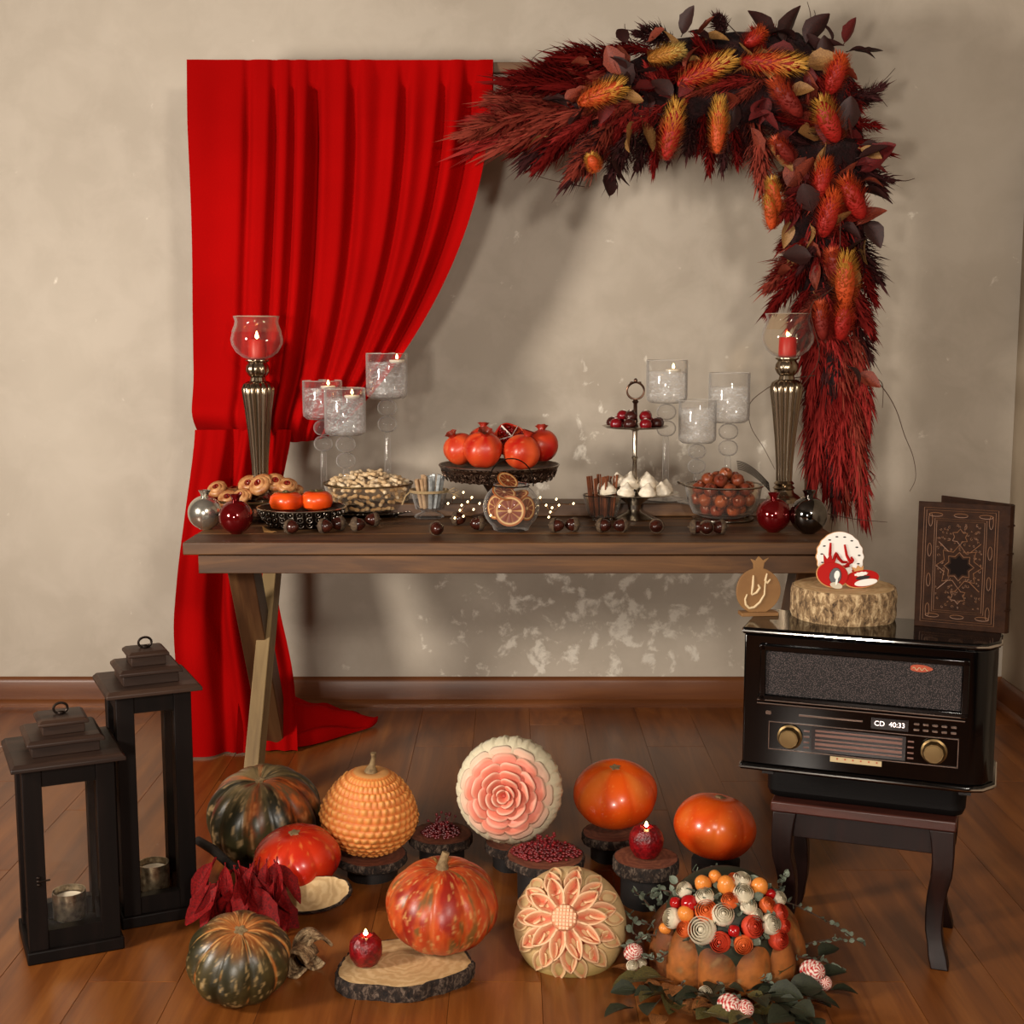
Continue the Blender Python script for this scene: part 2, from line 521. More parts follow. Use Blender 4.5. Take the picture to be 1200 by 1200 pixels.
M_ = dict(
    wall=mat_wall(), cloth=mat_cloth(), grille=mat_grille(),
    ceiling=mat('ceiling_paint', S(92, 82, 74), .8),
    right_wall=mat('right_wall_paint', S(176, 160, 138), .7, col2=S(160, 144, 122), nscale=3, bump=.1),
    side_wall=mat('side_wall_paint', S(96, 82, 68), .7, col2=S(84, 72, 58), nscale=3, bump=.1),
    skirting=wood('skirting_wood', S(84, 44, 18), S(104, 58, 26), S(122, 72, 34), 'X', .5, .38),
    skirting_y=wood('skirting_wood_side', S(84, 44, 18), S(104, 58, 26), S(122, 72, 34), 'Y', .5, .38),
    plank=wood('floor_laminate', S(92, 47, 16), S(122, 68, 26), S(146, 88, 38), 'Y', .8, .3, .05, .3, Coat_Weight=.1, Coat_Roughness=.3),
    subfloor=mat('subfloor', S(40, 20, 9), .8),
    table=wood('stained_pine', S(44, 26, 12), S(82, 52, 26), S(122, 82, 42), 'X', .55, .5, .3, .3),
    table_leg=wood('stained_pine_leg', S(44, 24, 12), S(74, 46, 25), S(104, 72, 42), 'Z', .55, .5, .3, .3),
    lit_leg=wood('lit_pine_leg', S(108, 84, 52), S(142, 116, 76), S(160, 136, 94), 'Z', .55, .6, .3, .2),  # paler copy of the leg pine, light on its upward faces painted in
    lantern=wood('lantern_wood', S(9, 5, 4), S(14, 8, 6), S(22, 13, 10), 'Z', .9, .55, .2, .2, Specular_IOR_Level=.15),
    lantern_top=wood('lantern_roof_wood', S(30, 19, 14), S(46, 30, 22), S(66, 46, 34), 'X', .9, .5, .2, .2, Specular_IOR_Level=.3),
    frame=wood('frame_wood', S(66, 42, 24), S(96, 64, 36), S(120, 84, 52), 'X', .6, .6),
    stool=wood('stool_wood', S(16, 7, 6), S(28, 13, 10), S(42, 21, 16), 'Z', .7, .4, .1, .1, Specular_IOR_Level=.3),
    stool_rail=wood('stool_rail_wood', S(44, 20, 15), S(72, 36, 28), S(92, 50, 40), 'X', .7, .35, .1, .1),
    black_gloss=mat('black_lacquer', S(5, 4, 4), .1, Specular_IOR_Level=.4),
    black=mat('black_satin', S(12, 10, 10), .4),
    black_cloth=mat('black_leatherette', S(8, 6, 6), .6, bump=.2, bscale=200, Specular_IOR_Level=.2),
    chrome=mat('chrome', S(205, 200, 195), .12, 1),
    dull_chrome=mat('dull_chrome', S(128, 110, 100), .3, 1),
    brass=mat('brass', S(128, 106, 72), .42, 1),
    silver=mat('silver', S(196, 188, 176), .22, 1, col2=S(150, 140, 126), nscale=20),
    pewter=mat('pewter', S(176, 166, 154), .28, 1, col2=S(104, 92, 84), nscale=40),
    bronze_silver=mat('fluted_nickel', S(150, 134, 114), .22, 1),
    iron=mat('dark_iron', S(40, 30, 24), .45, .8),
    dark_bronze=mat('dark_bronze', S(112, 84, 68), .32, .9, col2=S(66, 44, 36), nscale=30),
    glass=thin_glass('thin_glass', (.98, .98, .98), .04, 1, .04, .5, .5),
    glass_warm=thin_glass('thin_glass_amber', (1, .95, .88), .04, 1, .035, .45, .5),
    pane=thin_glass('lantern_pane', (.98, .97, .95), .03, .8, .012, 0.0, .6),
    stem_glass=thin_glass('stem_glass', (.97, .97, .97), .03, 1, .05, .5, .42),
    rim_glass=mat('glass_rim', S(226, 220, 212), .15, Transmission_Weight=.5),  # pale tone stands in for the bright glint along the rim
    lace=mat('pierced_bronze', S(58, 38, 30), .35, .8, col2=S(150, 122, 104), nscale=130, stops=(.48, .56), bump=.8, bscale=130),
    crystal=mat('crystal', (1, 1, 1), .02, Transmission_Weight=1.0, IOR=1.45),
    water=crackle('water_in_crackle_glass'),
    red_wax=mat('red_wax', S(186, 26, 16), .45, Subsurface_Weight=.2, Subsurface_Radius=(.02, .005, .003)),
    crystal_wax=mat('glittery_red_wax', S(140, 10, 18), .3, col2=S(84, 4, 10), nscale=70, bump=.7, bscale=120, bdist=.004),
    white_wax=mat('white_wax', S(232, 222, 204), .5),
    flame=emit('candle_flame', (1.0, .62, .22), 22),
    flame_core=emit('flame_core', (1.0, .85, .55), 30),
    bulb=emit('fairy_bulb', (1.0, .78, .42), 6),
    wire=mat('copper_wire', S(150, 104, 60), .35, 1),
    red_ball=mat('dark_red_ball', S(110, 10, 14), .1, .55, Coat_Weight=.5),
    silver_ball=mat('silver_ball', S(206, 202, 190), .2, .9),
    smoke_ball=mat('smoked_silver_ball', S(120, 116, 112), .08, 1),
    nut=mat('nut_shell', S(66, 26, 16), .22, col2=S(40, 14, 9), nscale=60),
    cap=mat('nut_cap', S(96, 76, 54), .8, col2=S(58, 42, 30), nscale=120, bump=.8, bscale=250),
    peanut=rmat('peanut_shell', S(238, 218, 184), S(204, 172, 128), S(176, 140, 96), .75, 60, .5, .7, 180),
    pastry=mat('baked_pastry', S(206, 152, 98), .4, col2=S(150, 84, 44), nscale=50, bump=.2),
    jam=mat('red_jam', S(120, 18, 14), .15),
    choc=mat('dark_chocolate', S(62, 22, 18), .25),
    redchoc=mat('red_glazed_chocolate', S(120, 14, 22), .14),
    icing=mat('white_icing', S(228, 212, 200), .5),
    meringue=mat('meringue', S(244, 234, 216), .65, col2=S(232, 218, 194), nscale=30),
    cinnamon=mat('cinnamon_bark', S(146, 82, 46), .7, col2=S(104, 54, 30), nscale=40, bump=.4, bscale=120),
    wafer=mat('tan_stick', S(190, 158, 120), .6, col2=S(160, 124, 88), nscale=60),
    foil=mat('white_foil', S(200, 204, 204), .35, .4, col2=S(150, 156, 158), nscale=60, bump=.4, bscale=90),
    twine=mat('twine', S(170, 144, 104), .9),
    medlar=rmat('medlar_skin', S(160, 84, 46), S(116, 44, 28), S(92, 52, 32), .32, 45, .7, .2, 120),
    dry_orange=vmat('dried_orange', .5, .3, 90),
    pom=vmat('pomegranate_skin', .33, .1, 50),
    seeds=mat('pomegranate_seeds', S(120, 8, 16), .15),
    persimmon=mat('persimmon_skin', S(232, 84, 20), .28, col2=S(216, 62, 14), nscale=14),
    calyx=mat('dry_calyx', S(92, 84, 44), .7),
    leaf_dark=mat('dark_dry_leaf', S(58, 22, 18), .6, col2=S(36, 14, 12), nscale=25),
    leaf_red=mat('red_dry_leaf', S(110, 14, 12), .7, col2=S(72, 9, 9), nscale=25),
    leaf_crimson=mat('crimson_leaf', S(136, 10, 12), .7, col2=S(88, 6, 8), nscale=25, Specular_IOR_Level=.2),
    leaf_tan=mat('tan_dry_leaf', S(164, 122, 70), .6, col2=S(128, 88, 46), nscale=25),
    leaf_rust=mat('rust_dry_leaf', S(140, 58, 34), .6, col2=S(100, 36, 24), nscale=25),
    plume_a=mat('burgundy_plume', S(108, 18, 16), .9, Specular_IOR_Level=.1),
    plume_b=mat('red_plume', S(150, 24, 17), .85),
    plume_c=mat('rust_plume', S(146, 52, 34), .85),
    plume_d=mat('dark_plume', S(64, 14, 14), .85),
    core=mat('garland_core', S(48, 9, 10), .9, col2=S(28, 6, 8), nscale=40, bump=1, bscale=60, bdist=.02),
    banksia=vmat('banksia_bristle', .6, 0),
    twig=mat('twig', S(70, 46, 32), .8),
    gourd=vmat('gourd_skin', .36, .2, 70, .25, nscale=40),
    gourd_matte=vmat('matte_gourd_skin', .6, .35, 60, .3, nscale=50, Specular_IOR_Level=.25),
    waxy=vmat('waxy_gourd', .27, .10, 34, Coat_Weight=.1),
    flesh=vmat('carved_flesh', .5, .12, 120),
    stem=mat('dry_stem', S(150, 124, 86), .8, col2=S(104, 82, 52), nscale=60, bump=.6, bscale=120),
    bark=mat_bark('bark', S(58, 40, 26), S(150, 120, 84), S(214, 186, 144)),
    bark_dark=mat_bark('dark_bark', S(16, 10, 8), S(44, 30, 22), S(110, 92, 78)),
    ends=mat_rings('end_grain', S(168, 130, 82), S(204, 170, 120), S(224, 194, 146)),
    ends_red=mat_rings('dark_end_grain', S(84, 40, 26), S(120, 66, 44), S(146, 86, 60)),
    log=mat('black_log', S(14, 10, 9), .7, col2=S(26, 18, 15), nscale=30, bump=.6, bscale=50),
    berry=mat('red_barberry', S(134, 16, 24), .4, col2=S(90, 8, 16), nscale=80),
    board=mat('plaque_wood', S(140, 102, 58), .55, col2=S(122, 84, 46), nscale=12),
    board_line=mat('plaque_letter', S(214, 190, 150), .5),
    cookie_white=mat('white_royal_icing', S(236, 230, 222), .45),
    cookie_red=mat('red_royal_icing', S(170, 16, 10), .6, Specular_IOR_Level=.15),
    cookie_black=mat('black_icing', S(20, 14, 14), .4),
    cookie_tan=mat('biscuit', S(196, 140, 84), .7),
    cookie_grey=mat('beige_icing', S(190, 178, 156), .5),
    leather=mat('brown_leather', S(50, 29, 17), .5, col2=S(36, 20, 12), nscale=40, bump=.3, bscale=160, Specular_IOR_Level=.08),
    leather_line=mat('tooled_line', S(118, 80, 54), .45),
    leather_dark=mat('dark_leather_star', S(20, 12, 10), .6, Specular_IOR_Level=.05),
    page=mat('page_edge', S(120, 84, 46), .8),
    display=mat('display_window', S(18, 8, 10), .15),
    digits=emit('display_digits', (1.0, .82, .76), 1.6),
    dial=mat('dial_scale', S(120, 88, 78), .3, .3),
    badge=mat('copper_badge', S(176, 84, 60), .35, .6),
    ivory=mat('ivory_plate', S(190, 170, 130), .4),
    sage=mat('sage_leaf', S(128, 136, 118), .6, col2=S(88, 98, 82), nscale=30),
    green=mat('dark_green_leaf', S(46, 50, 30), .6, col2=S(30, 34, 22), nscale=20),
    olive=mat('olive_leaf', S(92, 82, 42), .5, col2=S(66, 62, 34), nscale=20),
    ochre=mat('ochre_leaf', S(146, 90, 42), .6, col2=S(104, 62, 30), nscale=20),
    white_petal=mat('cream_petal', S(222, 210, 184), .6),
    orange_petal=mat('orange_petal', S(224, 104, 48), .5),
    coral_petal=mat('coral_petal', S(206, 66, 40), .5),
    kumquat=mat('kumquat', S(226, 138, 58), .3),
    red_pepper=mat('red_pepper', S(168, 16, 18), .2),
    stripe=vmat('striped_knit', .7, 0),
    mercury=mat('mercury_glass', S(170, 156, 132), .3, .9, col2=S(96, 82, 66), nscale=60, bump=.4, bscale=100),
)

# ------------------------------------------------------------ the room
base = MB().box((-.75, 1.6, -.02), (5.1, 6.56, .03)).build('floor', M_['subfloor'])
tag(base, kind='structure')
PW, PL = .192, 1.29
pm = MB()
c_ = .0007
vs = []
for z, i in ((-.006, 0), (-c_, 0), (0, c_)):
    vs += [(-PW / 2 + i + .0003, -.5 + i, z), (PW / 2 - i - .0003, -.5 + i, z), (PW / 2 - i - .0003, .5 - i, z), (-PW / 2 + i + .0003, .5 - i, z)]
fs = [(8, 9, 10, 11)]
for a in (0, 4):
    fs += [(a + k, a + (k + 1) % 4, a + 4 + (k + 1) % 4, a + 4 + k) for k in range(4)]
pm.add(vs, fs)
plank_me = pm.mesh('plank', sharp=10)
plank_me.materials.append(M_['plank'])
rnd = random.Random(4)
x = 1.79 - PW / 2
k = 0
while x > -3.2:
    y = WALLY + (-.25, -.85, -.5, -1.1)[k % 4] * 1.0 + .0
    ends_ = [WALLY]
    while y > -1.6:
        ends_.append(y); y -= PL
    ends_.append(-1.6)
    for a, b in zip(ends_, ends_[1:]):
        inst('plank', plank_me, TR(x, (a + b) / 2, 0) @ SCL(1, (a - b) - .0012, 1), base)
    x -= PW
    k += 1

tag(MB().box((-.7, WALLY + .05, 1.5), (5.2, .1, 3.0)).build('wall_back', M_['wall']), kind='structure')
tag(MB().box((1.84, 1.6, 1.5), (.1, 6.56, 3.0)).build('wall_right', M_['right_wall']), kind='structure')
tag(MB().box((-3.25, 1.6, 1.5), (.1, 6.56, 3.0)).build('wall_left', M_['side_wall']), kind='structure')
tag(MB().box((-.75, -1.65, 1.5), (5.1, .1, 3.0)).build('wall_rear', M_['side_wall']), kind='structure')
tag(MB().box((-.75, 1.6, 3.02), (5.1, 6.7, .04)).build('ceiling', M_['ceiling']), kind='structure')
prof = [(0, 0), (.032, 0), (.032, .012), (.026, .022), (.018, .027), (.018, .09), (.013, .102), (.006, .108), (0, .108)]
sk = MB()
n = len(prof)
sk.add([(xx, WALLY - d, z) for xx in (-3.2, 1.79) for d, z in prof],
       [(i, (i + 1) % n, n + (i + 1) % n, n + i) for i in range(n)] + [tuple(range(n)), tuple(range(2 * n - 1, n - 1, -1))])
tag(sk.build('baseboard_back', M_['skirting'], sharp=30), kind='structure')
sk = MB()
sk.add([(1.79 - d, yy, z) for yy in (-1.6, WALLY - .02) for d, z in prof],
       [(i, (i + 1) % n, n + (i + 1) % n, n + i) for i in range(n)] + [tuple(range(n)), tuple(range(2 * n - 1, n - 1, -1))])
tag(sk.build('baseboard_right', M_['skirting_y'], sharp=30), kind='structure')

# ------------------------------------------------------------ backdrop frame and red drape
FY = 4.49
pl, pr = at(240, 300, Y=FY).x, at(958, 300, Y=FY).x
ftop = at(600, 74, Y=FY).z
fr = thing('backdrop_frame', 'brown wooden backdrop frame standing behind the table, carrying drape and flowers', 'frame', ((pl + pr) / 2, FY, 0))
hw = (pr - pl) / 2
MB().box((0, 0, ftop - .016), (2 * hw + .036, .036, .032)).build('crossbar', M_['frame'], fr, bevel=.002)
for sx in (-1, 1):
    MB().box((sx * hw, 0, (ftop - .032) / 2), (.036, .036, ftop - .032)).build('post', M_['frame'], fr, bevel=.002)
    MB().box((sx * hw, .06, .02), (.05, .34, .04)).build('foot', M_['frame'], fr, bevel=.003)


def lerp_poly(pts, t):
    """polyline of (t, x) pairs"""
    for (a, xa), (b, xb) in zip(pts, pts[1:]):
        if t <= b:
            k = (t - a) / (b - a) if b > a else 0
            k = max(0, min(1, k))
            return xa + (xb - xa) * k
    return pts[-1][1]


def smooth_poly(pts, t, h=.05):
    return sum(lerp_poly(pts, max(pts[0][0], min(pts[-1][0], t + d * h))) for d in (-1, -.5, 0, .5, 1)) / 5


mp = mpp((0, FY, 1.4))
dr = MB()
CY = FY - .028                      # cloth plane, just in front of the frame
XL, XR = at(219, 78, Y=CY).x, at(578, 78, Y=CY).x
ZT, ZG = ftop + .006, at(300, 512, Y=CY).z
BXL, BXR = at(217, 512, Y=CY).x, at(392, 505, Y=CY).x
folds = [(.10, .05, .012), (.2, .012, .030), (.285, .011, .045), (.345, .010, .042), (.415, .016, .085), (.47, .03, .02), (.545, .018, .055), (.635, .03, .03),
         (.715, .016, .055), (.79, .03, .03), (.845, .015, .065), (.93, .02, .07)]


def drape(u, v):
    # u across, v down; hangs from the bar, pulled to the left post at the bottom
    g = .12 * v ** 1.2 + .88 * v ** 2.9
    g *= (.15 + .85 * u ** .8)
    wig = .012 * sin(7 * u + 5 * v)
    uu = u + wig * v * (1 - v)
    xt = XL + (XR - XL) * uu
    xb = BXL + (BXR - BXL) * uu
    x = xt + (xb - xt) * (g / (.15 + .85) if u > 0 else g)
    z = ZT + (ZG - ZT) * v
    # the free right edge hangs in a bow and the hem rises towards it
    z += .06 * u ** 2 * sin(pi * v) - .02 * sin(pi * u) * v ** 4
    if v > .9:
        z += .05 * (u - .45) ** 2 * (v - .9) / .1
    y = CY
    amp = (.35 + .65 * min(1, v * 5)) * (1 - .25 * v)
    for c, wd, am in folds:
        c2 = c - .025 * v * sin(c * 9)
        w2 = wd * (1 + .7 * v)
        y += am * amp * exp(-((u - c2) / w2) ** 2)
    y -= .05 * min(1, v * 6) * (.35 + .65 * u)
    y -= .04 * exp(-((v - .93) / .06) ** 2) * (1 - .3 * u)
    if v > .93:
        k = (v - .93) / .07
        y += .055 * k * k
    y += .012 * (noise.noise(V((u * 5, v * 3, 2))))
    if v < .07:
        y = min(y, FY - .021)
    return V((x, y, z))


dr.sheet(drape, 150, 90)
# over the top of the bar
dr.sheet(lambda u, v: (drape(u, 0) * (1 - v) + V((drape(u, 0).x, FY + .024, ZT - .03 * (v > .6))) * v) if v < 1 else V((drape(u, 0).x, FY + .026, ZT - .1)), 150, 3)
Lf = [(0, 232), (.12, 226), (.22, 220), (.4, 212), (.62, 206), (.8, 212), (1.0, 226)]
Rt = [(0, 345), (.2, 328), (.4, 318), (.55, 325), (.7, 338), (.8, 345), (1.0, 350)]
zg2 = ZG + .02


def fall(u, v):
    py = 508 + 402 * v
    yb = CY + .0 - .20 * v ** 1.6 + .07 * u * v
    lx = at(smooth_poly(Lf, v), 500, Y=CY).x
    rx = at(smooth_poly(Rt, v), 500, Y=CY).x
    z = zg2 * (1 - v) + .006
    x = lx + (rx - lx) * u
    y = yb
    for c, am, wd in ((.10, .02, .06), (.36, .075, .045), (.47, .05, .04), (.64, .08, .06), (.8, .06, .05), (.93, .04, .04)):
        cc = c + .03 * sin(3 * v + c * 20)
        y += am * (1 - .45 * v) * exp(-((u - cc) / (wd * (1 + .5 * v))) ** 2) * min(1, .4 + 3 * v)
    y -= .035
    y += .02 * noise.noise(V((u * 4, v * 3, 7)))
    return V((x, y, z))


dr.sheet(fall, 90, 60)
pa, pb = at(330, 835, Z=0), at(452, 838, Z=0)


def puddle(u, v):
    # cloth spilled on the floor to the right of the fall
    x0, x1 = at(300, 850, Z=0).x, at(448, 836, Z=0).x
    e = 1 - (2 * v - 1) ** 2
    xx = x0 + (x1 - x0) * u * (.86 + .14 * sin(4 * v + 1))
    wid = .44 * sqrt(max(0, 1 - u ** 2.2)) * (1 - .25 * u) + .02
    yc = 4.5 + .11 * u
    yy = yc + (v - .5) * wid + .02 * sin(9 * u)
    h = .006 + (e ** .5) * (.11 * (1 - u) + .03) * (.75 + .45 * sin(15 * v + 4 * u + 1.5 * sin(7 * u))) + .012 * noise.noise(V((u * 6, v * 6, 1))) * e
    h += .10 * exp(-(u / .16) ** 2) * e
    return V((xx, min(yy, WALLY - .045), max(.004, h)))


dr.sheet(puddle, 50, 36)
tag(dr.build('red_drape', M_['cloth'], recalc=False, sharp=0), 'long red cloth hung over the backdrop frame, gathered left and spilling onto floor', 'drape')

# ------------------------------------------------------------ table
TZ = .777
tf = at(600, 636, Z=TZ).y                       # front edge of the top
fl, frr = at(209, 639, Z=TZ), at(986, 632, Z=TZ)
xl, xr = fl.x, frr.x
TD = .66
tb = tf + TD
table = thing('wooden_table', 'long dark-stained pine table on X trestle legs under the whole food display', 'table', ((xl + xr) / 2, tf, 0))
ox = (xl + xr) / 2
W2 = (xr - xl) / 2
nb = 4
for i in range(nb):
    d = TD / nb
    MB().box((0, d * (i + .5), TZ - .0175), (2 * W2 - .004 * (i % 2), d - .002, .035)).build('top_board', M_['table'], table, bevel=.003)
ZR = TZ + .042
rb0, rb1 = TD - .13, TD - .003
MB().box((-.01, (rb0 + rb1) / 2, TZ + .0215), (2 * W2 - .09, rb1 - rb0, .041)).build('rear_board', M_['table'], table, bevel=.003)
az = TZ - .035
for y in (.035, TD - .06):
    MB().box((-.012, y, az - .03), (2 * W2 - .1, .028, .052)).build('apron', M_['table'], table, bevel=.002)
for sx in (-1, 1):
    xk = sx * (W2 - .145) if sx < 0 else W2 - .075
    for mtl, y0, y1, dx, thick in (('table_leg', .12, TD - .03, -.008 if sx < 0 else .0, .075), ('lit_leg', TD - .10, .02, .022 if sx < 0 else .065, .042)):
        d = V((0, y1 - y0, -(az - .005)))
        L = d.length
        o = MB().box((0, 0, 0), (thick, .095, L)).build('leg', M_[mtl], table, bevel=.003)
        q = d.to_track_quat('Z', 'Y').to_matrix().to_4x4()
        o.matrix_basis = TR(xk + dx, (y0 + y1) / 2, az / 2 + .004) @ q @ R3(0, 0, 0)
    MB().box((xk, TD / 2, az - .02), (.05, TD - .30, .035)).build('cleat', M_['table'], table)


def T(px, py):
    return at(px, py, Z=TZ)


def Rb(px, py=588):
    p = at(px, py, Z=ZR)
    p.y = max(tf + rb0 + .03, min(tf + rb1 - .03, p.y))
    return p


# ------------------------------------------------------------ flower garland
GY = 4.42
gar = thing('dried_flower_garland', 'red and orange dried flower garland with pampas plumes on the frame corner', 'garland', (at(960, 300, Y=FY).x, GY, 1.2))
G0 = V(gar.location)


def gp(px, py, dy=0.0):
    return at(px, py, Y=GY + dy) - G0


rg = random.Random(11)


def plume_mesh(seed, fuzz):
    r = random.Random(seed)
    m = MB()
    n = 420
    for i in range(n):
        t = (i + r.random()) / n
        t0 = .06 + .9 * t
        a = r.uniform(0, 2 * pi)
        env = (sin(pi * min(1, .12 + .88 * t0)) ** .7) * (1 - .35 * t0)
        L = (.10 + .17 * r.random()) * (1.05 - .4 * t0)
        out = env * (.5 + .5 * r.random()) * fuzz
        if i % 9 == 0:
            L *= 1.9; out *= 1.35
        sway = .12 * sin(2.5 * t0)
        b = V((sway, 0, t0 * .93))
        d = V((cos(a) * out, sin(a) * out, 0))
        e = b + d + V((0, 0, L))
        mid = b + d * .65 + V((0, 0, L * .45))
        w_ = V((-sin(a), cos(a), 0)) * (.012 + .02 * r.random())
        m.add([b, mid - w_, mid + w_, e], [(0, 1, 2), (1, 3, 2)])
    m.tube([(0, 0, -.05), (.06, 0, .4), (.1, 0, .95)], [.03, .02, .005], 5)
    return m


plume_me = {}
for key in 'abcd':
    for s_ in (0, 1):
        me = plume_mesh(ord(key) + 50 * s_, .5 if s_ else .36).mesh('pampas_plume', recalc=False, sharp=0)
        me.materials.append(M_['plume_' + key])
        plume_me[key, s_] = me


def plume(bx, by, tx, ty, key, w=1.0, dy0=0.0, dy1=-.03):
    b, t = gp(bx, by, dy0), gp(tx, ty, dy1)
    L = (t - b).length * 1.02
    wd = min(.2, max(.085, L * .62)) * w
    inst('pampas_plume', plume_me[key, rg.random() < .5], aim(b, t - b, rg.uniform(0, 6)) @ SCL(wd, wd, L * .87), gar)


cm = MB()
pathp = [(655, 125, 12), (700, 118, 34), (745, 112, 44), (800, 100, 56), (860, 92, 60), (915, 95, 66), (955, 125, 62), (965, 190, 56), (966, 260, 52), (968, 330, 42), (972, 400, 36), (975, 470, 28), (975, 540, 18), (975, 585, 8)]
cm.tube([gp(x, y, .02) for x, y, r in pathp], [r * mp * (.86 if y < 340 else .5) for x, y, r in pathp], 16)
for i, p in enumerate(cm.v):
    q = noise.noise_vector(p * 14)
    p += V((q.x, q.y * .4, q.z)) * .02
    p.y = G0.y * 0 + p.y * .55
core = cm.build('garland_core', M_['core'], gar)
for a in [
    (690, 118, 520, 190, 'b'), (680, 110, 548, 118, 'c'), (680, 128, 530, 152, 'b'), (690, 125, 555, 192, 'c'), (700, 120, 575, 165, 'b'), (690, 105, 560, 98, 'a'),
    (700, 95, 590, 88, 'a'), (720, 85, 605, 92, 'c'), (740, 75, 620, 84, 'a'), (690, 115, 545, 135, 'a'), (670, 120, 515, 172, 'c'), (700, 132, 560, 180, 'b'), (700, 138, 585, 192, 'a'),
    (690, 125, 602, 214, 'd'), (700, 135, 618, 218, 'a'), (712, 140, 645, 228, 'd'), (720, 140, 660, 222, 'c'), (728, 140, 690, 215, 'c'), (735, 145, 672, 200, 'a'),
    (745, 150, 715, 232, 'd'), (760, 140, 738, 210, 'd'), (775, 140, 765, 212, 'a'), (790, 150, 783, 200, 'd'), (812, 130, 800, 195, 'd'), (826, 130, 815, 190, 'a'),
    (840, 140, 835, 216, 'a'), (848, 150, 845, 212, 'd'), (856, 140, 862, 205, 'a'), (870, 130, 868, 196, 'd'), (880, 130, 885, 225, 'c'), (890, 150, 895, 240, 'c'), (760, 110, 700, 190, 'b'),
    (700, 60, 640, 75, 'a'), (770, 60, 700, 62, 'a'), (790, 48, 735, 42, 'd'), (850, 40, 838, 15, 'd'), (905, 50, 890, 14, 'b'),
    (950, 180, 893, 238, 'c'), (950, 210, 896, 268, 'b'), (950, 250, 905, 300, 'a'), (950, 280, 882, 352, 'c'), (950, 290, 885, 378, 'a'), (955, 300, 905, 350, 'b'), (952, 270, 893, 330, 'a'),
    (958, 330, 915, 390, 'b'), (990, 130, 1046, 92, 'd'), (985, 160, 1054, 182, 'a'), (990, 190, 1060, 212, 'd'), (985, 180, 1045, 235, 'd'), (985, 110, 1040, 120, 'd'), (990, 140, 1040, 150, 'a'),
    (990, 250, 1030, 285, 'd'), (995, 270, 1043, 342, 'd'), (990, 290, 1028, 370, 'a'), (990, 310, 1030, 398, 'b'), (990, 330, 1024, 410, 'a'), (985, 350, 1025, 440, 'd'),
    (965, 180, 965, 300, 'b'), (975, 170, 990, 280, 'b'), (945, 170, 935, 260, 'c'), (955, 230, 950, 330, 'b'), (985, 230, 990, 330, 'b'), (960, 100, 950, 180, 'a'), (990, 90, 1010, 150, 'b'),
    (965, 370, 950, 500, 'b'), (980, 370, 990, 480, 'b'), (970, 360, 975, 470, 'a'), (1000, 380, 1020, 500, 'c'),
    (970, 420, 952, 600, 'b'), (975, 430, 968, 608, 'a'), (985, 440, 985, 590, 'b'), (965, 430, 940, 560, 'b'), (990, 430, 1012, 560, 'b'), (985, 460, 1000, 628, 'c'), (995, 470, 1012, 640, 'b'),
    (990, 480, 985, 615, 'b'), (1000, 460, 1020, 590, 'a'), (965, 470, 945, 590, 'd'), (980, 500, 975, 620, 'd'), (995, 500, 1004, 610, 'c'), (955, 400, 940, 520, 'a'), (1000, 400, 1014, 530, 'b'),
    (930, 110, 900, 190, 'd'), (1000, 210, 1012, 300, 'd'), (880, 80, 845, 120, 'a'), (820, 70, 770, 100, 'a'), (760, 90, 715, 130, 'b'), (950, 330, 945, 420, 'd'), (985, 300, 975, 420, 'b'), (970, 330, 965, 460, 'b'), (955, 340, 945, 460, 'a'), (985, 350, 990, 470, 'b'), (975, 390, 972, 520, 'd'), (960, 400, 955, 540, 'b'), (985, 410, 988, 545, 'a'), (968, 440, 962, 570, 'b'), (978, 430, 980, 560, 'a'),
    (985, 380, 1000, 520, 'c'), (995, 440, 1008, 600, 'c'), (972, 350, 960, 430, 'c'),
]:
    plume(*a, w=1.0 if a[1] < 350 else .8, dy0=rg.uniform(-.04, .03) if a[1] < 330 else .03, dy1=rg.uniform(-.09, .0) if a[1] < 330 else rg.uniform(.0, .04))


for i in range(46):
    t = rg.random() * 8.5
    k = int(t)
    (x0, y0, r0), (x1, y1, r1) = pathp[k + 1], pathp[k + 2]
    f = t - k
    x, y = x0 + (x1 - x0) * f + rg.uniform(-.5, .5) * r0, y0 + (y1 - y0) * f + rg.uniform(-.5, .5) * r0
    an = radians((200 - 11 * t) + rg.uniform(-60, 60)) if t < 6 else radians(270 + rg.uniform(-45, 45))
    L = rg.uniform(45, 75)
    plume(x, y, x + L * cos(an), y - L * sin(an), rg.choice('aabbcd'), w=.9, dy0=-.06, dy1=-.085)


def banksia_mesh(seed, c0, c1, c2):
    r = random.Random(seed)
    m = MB()
    m.ball((0, 0, .5), (.16, .16, .48), 12, 10, col=c0)
    c0_ = c0
    for i in range(620):
        t = r.random()
        a = r.uniform(0, 2 * pi)
        rr = .17 * sqrt(max(0, 1 - ((t - .5) / .54) ** 2))
        b = V((cos(a) * rr, sin(a) * rr, .02 + t * .95))
        ln = .09 + .08 * r.random()
        e = b + V((cos(a) * ln * (1.1 - .5 * t), sin(a) * ln * (1.1 - .5 * t), ln * (.25 + .9 * t)))
        wv = V((-sin(a), cos(a), 0)) * .013
        cc = mixc(mixc(c0, c1, t * 1.7), c2, max(0, min(1, (t - .55) * 4)))
        tip = mixc(cc, c2, .45)
        m.add([b - wv, b + wv, e], [(0, 1, 2)], col=[cc, cc, tip])
    return m


